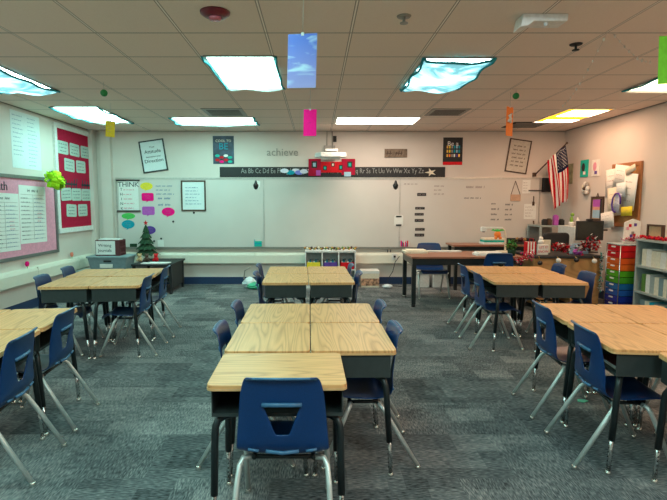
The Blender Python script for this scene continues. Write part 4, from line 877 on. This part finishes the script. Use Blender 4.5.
# boxes under the tables (white crates)
for k, (x, lb) in enumerate(((421, 'white storage crate on floor under the back table, left one'), (439, 'white storage crate on floor under the back table, right one'))):
    q = at(x, 272, Y=8.55); o = thing('storage_crate', lb, 'crate', (q.x, 8.58, 0)); MB().box((-.13,-.14,0),(.13,.14,.24)).build('crate_body', M['white'], o, bevel=.01); MB().box((-.14,-.15,.24),(.14,.15,.27)).build('lid', M['paper'], o, bevel=.005)

tz_t = .72
# oak teacher desk, panel facing the room
dz = .74; xr = at(600, 275, Y=6.78).x; xl = at(533, 275, Y=6.78).x
TD = thing('teacher_desk', 'honey oak teacher desk with black top and holiday decorations', 'desk', ((xl+xr)/2, 7.10, 0)); W2 = (xr-xl)/2
MB().box((-W2-.01,-.36,dz-.035),(W2+.02,.38,dz-.0015)).build('desk_top', M['blkm'], TD, bevel=.005)
MB().box((-W2,-.33,.22),(W2,-.31,dz-.035)).build('modesty_panel', M['oakdesk'], TD); MB().box((-W2,-.31,.06),(-W2+.3,.34,dz-.035)).build('pedestal', M['oakdesk'], TD); MB().box((W2-.4,-.31,.06),(W2,.34,dz-.035)).build('pedestal', M['oakdesk'], TD)
for sx in (-1,1):
    for sy in (-.27,.3): MB().box((sx*(W2-.04)-.02,sy-.02,0),(sx*(W2-.04)+.02,sy+.02,.06)).build('leg', M['blk'], TD)
def onz(px, py, Y): return at(px, py, Y=Y)
def tinsel(m_, pts, r, n, seed, leaf=.03):
    rnd = random.Random(seed); b = MB(); pts = [Vector(p) for p in pts]
    for k in range(n):
        u = rnd.random()*(len(pts)-1); i = int(u); c = pts[i].lerp(pts[i+1], u-i)+Vector((rnd.gauss(0,r*.5), rnd.gauss(0,r*.4), rnd.gauss(0,r*.5)))
        a = Vector((rnd.uniform(-1,1), rnd.uniform(-1,1), rnd.uniform(-.6,1))).normalized()*leaf; s = a.cross(Vector((rnd.uniform(-1,1),.3,1))).normalized()*leaf*.35
        mm = m_[rnd.randrange(len(m_))]; b.add([c-s, c+a*.6-s*.1, c+a, c+s], [(0,1,2,3)], mm)
    return b
cxd = 3.40
gz = dz+.095
g = tinsel([M['red'],M['red'],M['crimson'],M['red'],M['dgreen'],M['flagwhite']], [(cxd-.05,6.82,gz+.04),(cxd+.02,6.82,gz+.0),(cxd+.08,6.82,gz+.02),(cxd+.10,6.82,gz)], .045, 420, 1, .05).build('tinsel_garland', None); tag(g, 'red tinsel garland with white dots along teacher desk middle', 'garland')
g = tinsel([M['red'],M['magenta'],M['red'],M['flagwhite']], [(2.74,6.64,dz-.08),(2.84,6.62,dz+.0),(2.96,6.64,dz+.06)], .05, 200, 7, .035).build('tinsel_garland', None); tag(g, 'red and pink bow garland on teacher desk\'s left corner', 'garland')
g = tinsel([M['red'],M['red'],M['crimson'],M['dgreen'],M['blkm'],M['flagwhite']], [(cxd+.27,6.82,dz+.10),(cxd+.36,6.80,dz+.14),(cxd+.48,6.80,dz+.20),(cxd+.50,6.80,dz+.10)], .055, 300, 2, .055).build('poinsettia_garland', None); tag(g, 'red and black poinsettia garland below the monitor', 'garland')
g = tinsel([M['flagwhite'],M['foil'],M['blkm'],M['turq']], [(3.93,6.70,dz+.06),(3.93,6.70,dz-.2),(3.93,6.70,.25)], .018, 220, 3, .035).build('tinsel_garland', None); tag(g, 'silver and black tinsel strand hanging down desk\'s right end', 'garland')
for x, y, m_, lb in ((558.5,260.5,'flagwhite','white round ornament hanging on oak desk front, left one'),(576.5,260,'blk','black round ornament hanging between the two white ones'),(594.5,261,'flagwhite','white round ornament hanging on oak desk front, right one'),(540,263,'blk','black round ornament hanging near oak desk left end')):
    q = at(x, y, Y=6.69); o = thing('ornament', lb, 'ornament', (q.x, 6.69, q.z)); MB().ball((0,0,0), .034, None, 16).build('ball', M[m_], o); MB().tube([(0,0,.03),(0,.045,dz-q.z-.005)], .003, n=6).build('cord', M['gold'], o)
q = at(545, 247, Y=6.85); o = thing('holiday_sign', 'white block sign with red lettering standing on teacher desk', 'sign', (q.x, 6.92, dz)); sg = MB().box((-.075,-.02,0),(.075,.02,.145)).build('block', M['flagwhite'], o, bevel=.004)
for s_, zz in (('LET IT', .105), ('SNOW', .045)): l = text(s_, .047, M['red'], sg, (0,-.0215,zz)); l.rotation_euler = (PI/2,0,0)
q = at(533, 246, Y=6.85); o = thing('gift_bag', 'red and white striped gift bag standing left of block sign', 'gift bag', (max(q.x,3.06), 6.98, dz)); b = MB()
for k in range(7): b.box((-.07+k*.02,-.04,0),(-.05+k*.02,.04,.18), M['red'] if k % 2 == 0 else M['flagwhite'])
b.build('bag_body', None, o); MB().tube([(-.03,-.04,.18),(-.02,-.04,.23),(.02,-.04,.23),(.03,-.04,.18)], .004, n=6).build('handle', M['red'], o)
q = at(519, 250, Y=6.85); pl = thing('potted_plant', 'small leafy green plant in dark pot beside the gift bag', 'potted plant', (2.80, 6.98, tz_t)); MB().lathe([(.045,0),(.06,.08),(.055,.085)]).build('pot', M['dgreen'], pl)
tinsel([M['olive'],M['lgreen'],M['olive']], [(0,0,.10),(-.03,0,.18),(.05,0,.15)], .05, 120, 5, .05).build('leaves', None, pl)
q = at(543, 238, Y=7.0); o = thing('plush_toy', 'white snowman figure standing behind the block sign', 'toy', (q.x, 7.06, dz)); MB().ball((0,0,.09), .05, None, 12).ball((0,0,.17), .042, None, 12).ball((0,0,.22), .03, None, 12).lathe([(.045,0),(.04,.05)]).build('body', M['flagwhite'], o)
q = at(551, 245, Y=7.0); o = MB().box((-.08,-.02,0),(.08,.02,.19)).build('note_card', M['cream']); o.location = (q.x, 7.20, dz); tag(o, 'plain cream note card standing right behind the block sign', 'card')
o = MB().box((-.12,-.03,0),(.12,.03,.13)).box((-.10,-.028,.13),(.10,.0,.15)).build('tissue_box', M['bluebin']); o.location = (at(581,248,Y=7.0).x, 7.05, dz); tag(o, 'pale blue tissue box on the desk under the monitor', 'box')
o = crumple(.07, .09, 21).build('gift_bow', M['purple']); o.location = (at(579,250,Y=6.9).x, 6.93, dz); tag(o, 'purple crumpled bow on the desk before tissue box', 'bow')
# monitor
q0, q1 = at(577.5, 231, Y=7.2), at(604.5, 231, Y=7.2); zt = at(590, 221, Y=7.2).z; zb = at(590, 240.5, Y=7.2).z
mo = thing('monitor', 'black flat computer monitor on the teacher desk', 'monitor', ((q0.x+q1.x)/2, 7.24, dz)); W3 = (q1.x-q0.x)/2
MB().box((-W3,-.02,zb-dz),(W3,.02,zt-dz)).build('screen_housing', M['blk'], mo, bevel=.005); MB().box((-W3+.015,-.022,zb-dz+.02),(W3-.015,-.0205,zt-dz-.015)).build('screen', mat('dark_glass', (.03,.033,.028), .15), mo)
MB().box((-.035,0,.01),(.035,.03,zb-dz+.02)).build('neck', M['blk'], mo); MB().prism(rrect(-.11,-.08,.11,.09,.02), 0, .012).build('foot', M['blk'], mo); MB().box((-.05,-.03,zt-dz),(.03,.02,zt-dz+.03)).build('webcam', M['blk'], mo, bevel=.006); MB().box((W3,-.015,zb-dz+.14),(W3+.06,.015,zb-dz+.165)).build('clip', M['brown'], mo)
# office chair
q = at(553, 245, Y=7.6); oc = thing('office_chair', 'black high backed office chair behind the teacher desk', 'chair', (q.x, 7.72, 0))
q0, q1 = at(537.5,240,Y=7.55), at(563.5,240,Y=7.55); zt = at(550,232.5,Y=7.55).z; W3 = (q1.x-q0.x)/2
MB().prism(rrect(-W3,.40,W3,zt,.06), .17, .23, None, Matrix.Translation((0,0,0)) @ Matrix(((1,0,0,0),(0,0,-1,0),(0,1,0,0),(0,0,0,1)))).build('backrest', M['blkm'], oc, bevel=.02)
MB().prism(rrect(-.23,-.17,.23,.24,.06), .44, .50).build('seat', M['blkm'], oc, bevel=.02); MB().tube([(0,.02,.10),(0,.02,.45)], .03).build('column', M['blk'], oc)
b = MB()
for a in range(5): b.tube([(0,.02,.09),(.26*math.cos(a*2*PI/5),.02+.26*math.sin(a*2*PI/5),.06)], .018, n=8)
b.build('star_base', M['blk'], oc)
for a in range(5): MB().ball((.26*math.cos(a*2*PI/5),.02+.26*math.sin(a*2*PI/5),.028), .028, None, 10).build('caster', M['blk'], oc)
# grey utility shelf with printer, tower
q0, q1 = at(541.5, 230, Y=8.2), at(567, 230, Y=8.2); zt = at(555, 225.5, Y=8.2).z
us = thing('utility_shelf', 'grey metal utility shelf beside the back right corner', 'shelf', ((q0.x+q1.x)/2, 8.50, 0)); W3 = (q1.x-q0.x)/2
for zz in (.10,.45,zt): MB().box((-W3,-.25,zz-.03),(W3,.25,zz-.001)).build('shelf_board', M['greyw'], us)
for sx in (-1,1):
    for sy in (-1,1): MB().box((sx*(W3-.015)-.015,sy*.235-.015,0),(sx*(W3-.015)+.015,sy*.235+.015,zt-.03)).build('post', M['greyw'], us)
MB().box((-W3+.03,.22,.1),(W3-.03,.235,zt-.03)).build('back_panel', M['vent'], us)  # panel added to keep the space under the top board dark
pr_ = thing('printer', 'black desktop printer inside the grey utility shelf', 'printer', (us.location.x, 8.46, .45)); MB().box((-.16,-.14,0),(.16,.18,.18)).build('body', M['blk'], pr_, bevel=.01); MB().box((-.12,-.19,.05),(.12,-.14,.06)).build('paper_tray', M['blkm'], pr_)
for k, (px, m_, lb, hh) in enumerate(((545,'blkm','low black stapler case on grey shelf, leftmost item',.09),(549.5,'brown','dark brown box on the grey shelf top',.10),(556,'purple','purple framed photo on the grey shelf top',.16),(562,'blkm','black pencil box at right of grey shelf top',.09))):
    q = at(px, 222, Y=8.3); o = thing('desk_item', lb, 'desk item', (q.x, 8.32, zt)); b = MB(); b.box((-.034,-.04,0),(.034,.04,hh)).box((-.025,-.03,hh),(.02,.03,hh+.015)); b.build('case', M[m_], o, bevel=.004)
q = at(570, 240, Y=7.9); q0, q1 = at(566,240,Y=7.9), at(577.5,240,Y=7.9); zt2 = at(571,226,Y=7.9).z
cb = thing('file_cabinet', 'tall pale file cabinet left of the monitor', 'file cabinet', ((q0.x+q1.x)/2+.01, 7.93, 0)); W3 = (q1.x-q0.x)/2+.01
MB().box((-W3,-.25,.02),(W3,.25,zt2-.001)).build('body', M['white'], cb, bevel=.005)
for k in range(4): z0 = .05+k*(zt2-.07)/4; dd = MB().box((-W3+.01,-.262,z0),(W3-.01,-.25,z0+(zt2-.07)/4-.012)).build('drawer', M['white'], cb); MB().box((-.03,-.275,z0+.09),(.03,-.262,z0+.105)).build('handle', M['alu'], dd)
pl = thing('potted_plant', 'small green cactus plant in white cup on pale cabinet', 'potted plant', (cb.location.x-.03, 7.9, zt2)); MB().lathe([(.035,0),(.045,.06),(.04,.065)]).build('pot', M['white'], pl); MB().ball((0,0,.10), .035, None, 10, (.8,.8,1.6)).ball((.01,0,.18), .03, None, 10).build('plant', mat('fresh_green', (.22,.40,.05), .7), pl)
o = thing('bottle', 'white squeeze bottle beside the cactus on pale cabinet', 'bottle', (cb.location.x+.05, 7.86, zt2)); MB().lathe([(.03,0),(.032,.09),(.012,.11),(.01,.14)]).build('body', M['flagwhite'], o)

# ------------------------------------------------------------------ right wall things
for (x0,y0,x1,y1,m_,lb,nm) in ((581,160,588.5,177,'turq','small teal picture card on the right wall','picture_card'),(592.5,159.5,600,176,'flagwhite','small white picture card beside the teal one','picture_card')):
    p, w_, h_ = panel(nm, lb, 'picture', 'R', x0, y0, x1, y1); sheet(w_, h_, 0, .012).build('canvas', M[m_], p); b = MB(); b.prism([(.05*math.cos(a*PI/6)-.02, .07*math.sin(a*PI/6)+.02) for a in range(12)], .012, .0135, M['blkm' if m_ == 'turq' else 'pink']); b.box((-.02,-.10,.012),(.05,-.05,.0135), M['flagwhite' if m_ == 'turq' else 'dpurple']); b.build('printed_figure', None, p)
p, w_, h_ = panel('paper_flower', 'white and grey paper flower pinned on the right wall', 'decoration', 'R', 584, 183, 591, 194, 0, .004); b = MB()
for a in range(7): b.ball((.06*math.cos(a*.9), .07*math.sin(a*.9), .03), .05, [M['flagwhite'],M['vent'],M['flagwhite'],M['cream']][a % 4], 8, (1,1,.5))
b.ball((0,0,.05), .03, M['brown'], 8); b.build('petals', None, p)
p, w_, h_ = panel('sunset_picture', 'dark framed purple sunset picture above the monitor', 'picture frame', 'R', 591.5, 196.5, 604, 221); framed(p, w_, h_, M['brown'], M['tan'], .035, .02)
b = MB(); b.box((-w_*.36,h_*.08,.008),(w_*.22,h_*.38,.010), M['purple']); b.box((-w_*.36,-.02,.008),(w_*.22,h_*.08,.010), mat('peach', (.75,.35,.28), .7)); b.box((-w_*.36,-h_*.38,.008),(w_*.22,-.02,.010), M['bluebin']); b.box((w_*.22,-h_*.4,.008),(w_*.38,h_*.4,.011), M['blkm']); b.build('print', None, p)
MB().tube([(-.03,h_/2-.01,.01),(0,h_/2+.05,.01),(.03,h_/2-.01,.01)], .006, n=6).build('hanger', M['brown'], p)
# cork board with papers
p, w_, h_ = panel('cork_board', 'cork board crowded with papers on the right wall', 'cork board', 'R', 612, 163, 641, 227, 0, .002)
framed(p, w_, h_, mat('oak_frame', (.40,.16,.06), .6), M['cork'], .05, .03)
cbm = p.matrix_world.copy(); rnd = random.Random(11)
def cp_(u, v): return ((u-.5)*w_, (.5-v)*h_)
for k, (u, v, ww, hh, m_, rr, lb) in enumerate(((.12,.30,.66,.46,'flagwhite',.06,'white certificate sticking out left of the cork board'),(.40,.22,.52,.38,'paper',-.15,'tilted white sheet at upper middle of cork board'),(.28,.60,.60,.46,'cream',.1,'cream sheet low on the left of cork board'),(.78,.45,.45,.55,'paper',-.12,'long white sheet at the right side of cork board'),(.80,.12,.36,.10,'cream',.3,'small cream strip at the top right of cork board'),(.55,.42,.34,.22,'paperblue',.05,'pale blue green sheet in middle of cork board'),(.82,.75,.40,.14,'yellow',.05,'yellow note low on right of cork board'),(.52,.62,.22,.30,'foil',-.2,'grey lilac paper with purple loop on cork board'),(.22,.90,.50,.26,'flagwhite',.15,'white curled sheet at lower left of cork board'))):
    x, y = cp_(u, v); s = thing('pinned_paper', lb, 'paper', group='papers on the cork board'); s.matrix_world = cbm @ Matrix.Translation((x, y, .037+.013*k)) @ Matrix.Rotation(rr, 4, 'Z')
    W3, H3 = ww*w_/2*.95, hh*h_/2
    n = 8; vs = [(-W3+2*W3*i/n, sy*H3, .0035*math.sin(i*1.0+k)*(.3 if sy > 0 else 1)+.003) for sy in (-1,1) for i in range(n+1)]
    o = MB().add(vs, [(i, i+1, n+2+i, n+1+i) for i in range(n)], None, True).build('sheet', M[m_], s); so = o.modifiers.new('thick','SOLIDIFY'); so.thickness = .0015
    MB().scrib(-W3*.7, H3*.7, W3*.7, -H3*.7, 4, M['inkfaint'], z=.0085, h=.2, seed=k).build('handwriting', None, s)
    if m_ == 'foil': MB().tube([(.05*w_*math.cos(a*.7)*3, .07*math.sin(a*.7)*2, .02) for a in range(8)], .012, n=6).build('purple_loop', M['dpurple'], s)
# rainbow drawer cart
D0 = at(619, 303, Y=6.30); cx0 = at(606.5, 275, Y=6.62).x
xf = at(619, 270, Y=6.35).x
RC = thing('drawer_cart', 'rainbow ten drawer rolling cart between oak desk and bookcase', 'drawer cart', (xf+.19, 6.50, 0))
ztop = at(619, 246, Y=6.35).z; wdt = .38; dep = .30
b = MB()
for sx in (-.185,.185):
    for sy in (-.15,.15): b.tube([(sx,sy,.05),(sx,sy,ztop+.02)], .007, n=8)
for zz in (.06, ztop+.01):
    b.tube([(-.185,-.15,zz),(.185,-.15,zz)], .006, n=6).tube([(-.185,.15,zz),(.185,.15,zz)], .006, n=6).tube([(-.185,-.15,zz),(-.185,.15,zz)], .006, n=6).tube([(.185,-.15,zz),(.185,.15,zz)], .006, n=6)
b.build('frame', M['chrome'], RC)
cols = [(.62,.008,.012),(.60,.012,.012),(.72,.10,.012),(.70,.13,.015),(.07,.34,.015),(.05,.30,.02),(.01,.13,.36),(.012,.09,.38),(.01,.03,.30),(.012,.018,.20)]
nd = len(cols); dh = (ztop-.07)/nd
for k, c_ in enumerate(cols):
    z1 = ztop-k*dh; z0 = z1-dh+.008
    o = MB().box((-.18,-.145,z0),(.175,.145,z1)).build('drawer', mat('drawer_%d' % k, c_, .25, var=.05), RC, bevel=.004)
    MB().box((-.195,-.035,z1-.028),(-.18,.035,z1-.012)).build('handle', M['flagwhite'], o)
for sx in (-.185,.185):
    for sy in (-.15,.15): MB().ball((sx,sy,.025), .025, None, 10).build('caster', M['blk'], RC)
MB().box((-.19,-.155,ztop+.015),(.19,.155,ztop+.022)).build('top_tray', M['clear'], RC)
o = thing('gift_box', 'white and pink floral card standing on the rainbow cart', 'card', (RC.location.x+.03, 6.50, ztop+.0235)); hh = at(632,219,Y=6.45).z-ztop-.0225; MB().prism([(-.10,0),(.12,0),(.12,hh*.9),(.02,hh),(-.09,hh*.85)], -.01, .01, None, Matrix(((1,0,0,0),(0,0,-1,0),(0,1,0,0),(0,0,0,1)))).build('card', M['flagwhite'], o)
b = MB()
for x, zz, m_ in ((-.02,.24,'red'),(.05,.25,'dpurple'),(.02,.14,'vent'),(.0,.10,'dpurple'),(.04,.11,'red'),(-.05,.2,'pink')): b.box((x-.018,-.0125,zz*hh/.33-.02),(x+.018,-.0105,zz*hh/.33+.02), M[m_])
b.build('print', None, o)
b = tinsel([M['flagwhite'],M['pink'],M['crimson']], [(RC.location.x-.14,6.42,ztop+.08),(RC.location.x+.14,6.40,ztop+.08)], .025, 110, 9, .05).build('tinsel_garland', None); tag(b, 'white and red tinsel piled on top of rainbow cart', 'garland')

# bookcase along right wall, open side towards the room
BX0, BY0, BY1 = 4.06, 5.15, 6.19; bz = .995
BK = thing('bookcase', 'pale grey three shelf bookcase along the right wall', 'bookcase', (BX0, BY0, 0)); D_ = ROOM_R-.02-BX0; Lb = BY1-BY0
MB().box((0,Lb-.022,0),(D_,Lb,bz)).build('end_panel', M['greyw'], BK); MB().box((0,0,0),(D_,.022,bz)).build('end_panel', M['greyw'], BK); MB().box((D_-.01,.022,.02),(D_,Lb-.022,bz)).build('back_panel', M['greyw'], BK)
MB().box((-.01,-.01,bz),(D_,Lb+.01,bz+.025)).build('top_board', M['greyw'], BK, bevel=.003)
SH = (.05,.365,.69)
for zz in SH: MB().box((0,.022,zz-.025),(D_-.01,Lb-.022,zz)).build('shelf_board', M['greyw'], BK)
rnd = random.Random(13)
def books(zz, y0, y1, hh, cols_, grp, wmin=.03, wmax=.05, lbl='', dp=.17):
    y = y1; k = 0
    while True:
        wd = rnd.uniform(wmin, wmax)
        if y-wd < y0: break
        h1 = hh*rnd.uniform(.9,1); m_, cn = cols_[k % len(cols_)]
        pos = ['first','second','third','fourth','fifth','sixth','seventh','eighth','ninth','tenth','eleventh','twelfth','thirteenth','fourteenth','fifteenth'][min(k,14)]
        o = MB().box((0,-wd+.003,0),(dp,0,h1)).build('book', M[m_], bevel=.002)
        o.location = (BX0+.035, y, zz+.0005); tag(o, '%s %s, %s from the cart end of %s' % (cn, lbl, pos, 'middle shelf' if zz == SH[1] else 'upper shelf' if zz == SH[2] else 'bottom shelf'), 'book', grp)
        y -= wd; k += 1
    return k
books(SH[2], 5.20, 6.12, .215, [('cream','cream spined book'),('flagwhite','white spined book'),('cream','cream coloured book')], 'pale books on upper shelf', .075, .10, 'standing upright')
books(SH[1], 5.20, 6.10, .225, [('olive','olive green book'),('flagwhite','white spined book'),('greyw','grey green book'),('cream','cream book'),('greybin','slate grey book'),('cream','pale book'),('greybin','dark grey book'),('teal','bright teal book')], 'mixed books on middle shelf', .05, .085, 'standing upright')
books(SH[0], 5.20, 6.10, .22, [('greybin','slate book'),('cream','cream book'),('teal','teal book')], 'mixed books on bottom shelf', .08, .10, 'standing upright')
# things on the bookcase
zt = bz+.0255
q = at(652, 235, X=4.25); o = thing('berry_garland', 'red berry garland lying along the bookcase top', 'garland', (0,0,0)); b = MB(); rnd = random.Random(14)
for k in range(60): b.ball((4.078+rnd.uniform(-.01,.012), 5.42+k*.0125, zt+.017+rnd.uniform(0,.03)), .016, M['red'] if k % 3 else M['crimson'], 6)
b.build('berries', None, o)
q0 = at(648, 232, X=4.15); q1 = at(663.5, 232, X=4.15); o = thing('photo_stand', 'small brown wire frame box standing on the bookcase top', 'frame', (4.15, (q0.y+q1.y)/2, zt)); W3 = abs(q0.y-q1.y)/2; hh = at(655,224.5,X=4.15).z-zt
MB().box((-.02,-W3,0),(.02,W3,.015)).box((-.02,-W3,hh-.02),(.02,W3,hh)).box((-.02,-W3,.015),(.02,-W3+.015,hh-.02)).box((-.02,W3-.015,.015),(.02,W3,hh-.02)).build('frame', M['brown'], o); MB().box((.0,-W3+.015,.015),(.005,W3-.015,hh-.02)).build('picture', M['tan'], o)
q = at(668, 215, X=4.2); o = thing('flower_vase', 'sprig of red and white flowers in vase at right edge', 'flowers', (4.26, q.y-.09, zt)); MB().lathe([(.03,0),(.045,.05),(.03,.11),(.025,.13)]).build('vase', M['red'], o)
b = MB(); b.tube([(0,0,.12),(0,.0,.28),(-.02,.05,.38)], .005, M['olive'], 6); b.tube([(0,0,.2),(-.02,.10,.30)], .004, M['olive'], 6); b.tube([(0,0,.15),(0,.06,.2)], .004, M['olive'], 6)
for x, y, zz, r, m_ in ((-.02,.05,.38,.035,'dgreen'),(-.02,.10,.31,.02,'red'),(-.02,.08,.25,.03,'olive'),(0,.0,.30,.04,'flagwhite'),(0,.05,.2,.03,'red'),(0,.13,.24,.02,'red'),(-.01,.11,.22,.02,'flagwhite')): b.ball((x,y,zz), r, M[m_], 8, (1,1,.6))
b.build('blossoms', None, o)

# ------------------------------------------------------------------ things hanging from / fixed to the ceiling
def hanging(name, label, cat, x0, y0, x1, y1, Y, m, rz=0, roll=0):
    c = at((x0+x1)/2, (y0+y1)/2, Y=Y); W3 = (at(x1,(y0+y1)/2,Y=Y).x-at(x0,(y0+y1)/2,Y=Y).x)/2/math.cos(rz); H3 = (at((x0+x1)/2,y0,Y=Y).z-at((x0+x1)/2,y1,Y=Y).z)/2
    t = thing(name, label, cat, group='cards hung from the ceiling'); t.matrix_world = Matrix.Translation(c) @ Matrix.Rotation(rz,4,'Z') @ Matrix.Rotation(roll,4,'Y') @ Matrix.Rotation(PI/2,4,'X')
    MB().box((-W3,-H3,-.0015),(W3,H3,.0015)).build('card', m, t)
    MB().tube([(0,H3,0),(0,CEIL-c.z,0)], .0012 if Y < 4 else .0025, n=5).build('string', M['string'], t)
    MB().box((-.008,H3-.01,-.003),(.008,H3+.006,.003)).build('clip', M['white'], t)
    return t, W3, H3
t, W3, H3 = hanging('hanging_picture', 'blue violet picture of clouds hanging on a string', 'hanging picture', 287.5, 34, 316.5, 88, 2.75, cloud_print(), math.radians(-12), .03)
t, W3, H3 = hanging('hanging_card', 'bright magenta card hanging below the cloud picture', 'hanging card', 303.5, 109.5, 316.5, 136, 5.6, M['magenta'], math.radians(-8), .02); MB().scrib(-W3*.3, H3*.05, W3*.4, -H3*.15, 2, M['ink'], z=.002, h=.25).build('lettering', None, t)
t, W3, H3 = hanging('hanging_card', 'neon green card hanging at the picture\'s right edge', 'hanging card', 658.5, 36, 684, 84, 2.9, M['green'], 0, -.03)
t, W3, H3 = hanging('hanging_card', 'orange twisted card hanging by the green ball on right', 'hanging card', 505, 107, 514, 136, 5.8, M['orange'], math.radians(35), 0); b = MB(); b.tube([(-W3*.3,H3*.3,.003),(W3*.3,H3*.5,.003),(W3*.2,H3*.2,.003),(-W3*.5,-H3*.05,.003),(W3*.2,0,.003)], .022, n=6); b.build('white_figure', M['flagwhite'], t)
t, W3, H3 = hanging('hanging_card', 'small yellow twisted card hanging below left green ball', 'hanging card', 106.5, 121, 114, 137, 6.4, M['yellow'], math.radians(30), .06); MB().scrib(-W3*.6, H3*.5, W3*.6, -H3*.5, 3, M['tan'], z=.002, h=.4).build('lettering', None, t)
for x, y, Y, lb in ((104,93,5.3,'small dark green foam ball above the yellow card'),(516,96,5.7,'small dark green foam ball above the orange card')):
    c = at(x, y, Y=Y); t = thing('hanging_ball', lb, 'ball', c); MB().ball((0,0,0), .037, None, 14).build('ball', mat('bottle_green', (.01,.22,.05), .6), t); MB().tube([(0,0,.035),(0,0,CEIL-c.z)], .002, n=5).build('string', M['string'], t)
# bead strands at upper right, left
def beads(name, pts, lb, r=.011):
    t = thing(name, lb, 'bead strand', pts[0]); o0 = Vector(pts[0]); b = MB(); L_ = [Vector(p)-o0 for p in pts]
    b.tube(L_, .0012, M['string'], 5)
    rnd = random.Random(len(pts)+int(o0.x*10))
    for i in range(len(L_)-1):
        for k in range(3):
            q_ = L_[i].lerp(L_[i+1], (k+.5)/3); b.ball(q_, r*rnd.uniform(.6,1.1), M['flagwhite'], 6, (1,1,1.6))
    b.build('beads', None, t); return t
a = at(607, 33, Z=CEIL-.002); e_ = at(562, 107, Z=CEIL-.03); pts = [a, a.lerp(e_, .25)-Vector((0,0,.05)), a.lerp(e_, .5)-Vector((0,0,.07)), a.lerp(e_, .75)-Vector((0,0,.05)), e_]; beads('bead_strand', pts, 'clear bead strand looping from ceiling towards flag light')
e_ = at(652, 63, Z=CEIL-.01); a = a+Vector((.04,0,0)); pts = [a, a.lerp(e_, .33)-Vector((0,0,.04)), a.lerp(e_, .66)-Vector((0,0,.05)), e_]; beads('bead_strand', pts, 'clear bead strand looping right towards the green card')
a, e_ = at(262, 137, Z=CEIL-.01), at(306, 131, Z=CEIL-.01)
# smoke horn, sprinklers, beacon, vents
c = at(215, 12, Z=CEIL); t = thing('fire_alarm', 'round dark red fire alarm on the ceiling', 'fire alarm', (c.x, c.y, CEIL)); MB().lathe([(.05,-.036),(.07,-.032),(.098,-.012),(.10,-.001)], n=24).build('housing', M['darkred'], t); MB().lathe([(.036,-.052),(.045,-.036)], n=20).build('strobe', mat('pink_lens', (.5,.12,.16), .2), t)
for x, y, lb, m_ in ((404,16,'pale sprinkler head on ceiling left of the beacon','vent'),(576,44,'black sprinkler head on the ceiling near the bead strands','blkm')):
    c = at(x, y, Z=CEIL); t = thing('sprinkler', lb, 'sprinkler', (c.x, c.y, CEIL)); MB().lathe([(.045,-.008),(.05,-.001)], n=20).build('escutcheon', M[m_], t); MB().tube([(0,0,-.008),(0,0,-.045)], .01, n=8).lathe([(.028,-.05),(.028,-.045)]).build('head', M[m_], t)
c = at(541, 23, Z=CEIL-.04); t = thing('ceiling_beacon', 'white curved box fixture on the ceiling at upper right', 'ceiling fixture', (c.x, c.y, CEIL))
MB().prism([(-.165,-.085),(-.115,-.080),(-.075,-.050),(.15,-.050),(.155,-.001),(-.15,-.001)][::1], -.07, .07, None, Matrix(((1,0,0,0),(0,0,-1,0),(0,1,0,0),(0,0,0,1)))).build('housing', M['white'], t, bevel=.006)
MB().ball((.02,-.03,-.058), .014, None, 8).build('lens', M['clear'], t)
for (x, y, w3, lb) in ((225, 112, .28, 'square ceiling vent behind the bright cloth covered light'), (447, 112, .26, 'dark slotted ceiling vent right of the bare light strip')):
    c = at(x, y, Z=CEIL); t = thing('ceiling_vent', lb, 'vent', (c.x, c.y, CEIL)); MB().box((-w3,-w3,-.01),(w3,w3,-.001)).build('plate', M['vent'], t)
    b = MB()
    for k in range(5): b.box((-w3*.8,-w3*.7+k*w3*.32,-.013),(w3*.8,-w3*.7+k*w3*.32+.03,-.0102))
    b.build('slots', M['dark'], t)
c = at(533, 127, Z=CEIL); t = thing('ceiling_vent', 'black grille in ceiling just left of the yellow striped light', 'vent', (c.x-.24, c.y-.25, CEIL)); MB().box((-.28,-.28,-.01),(.28,.28,-.001)).build('plate', M['dark'], t)
b = MB()
for k in range(5): b.box((-.24,-.24+k*.1,-.018),(.24,-.22+k*.1,-.0102))
b.build('slats', M['vent'], t)
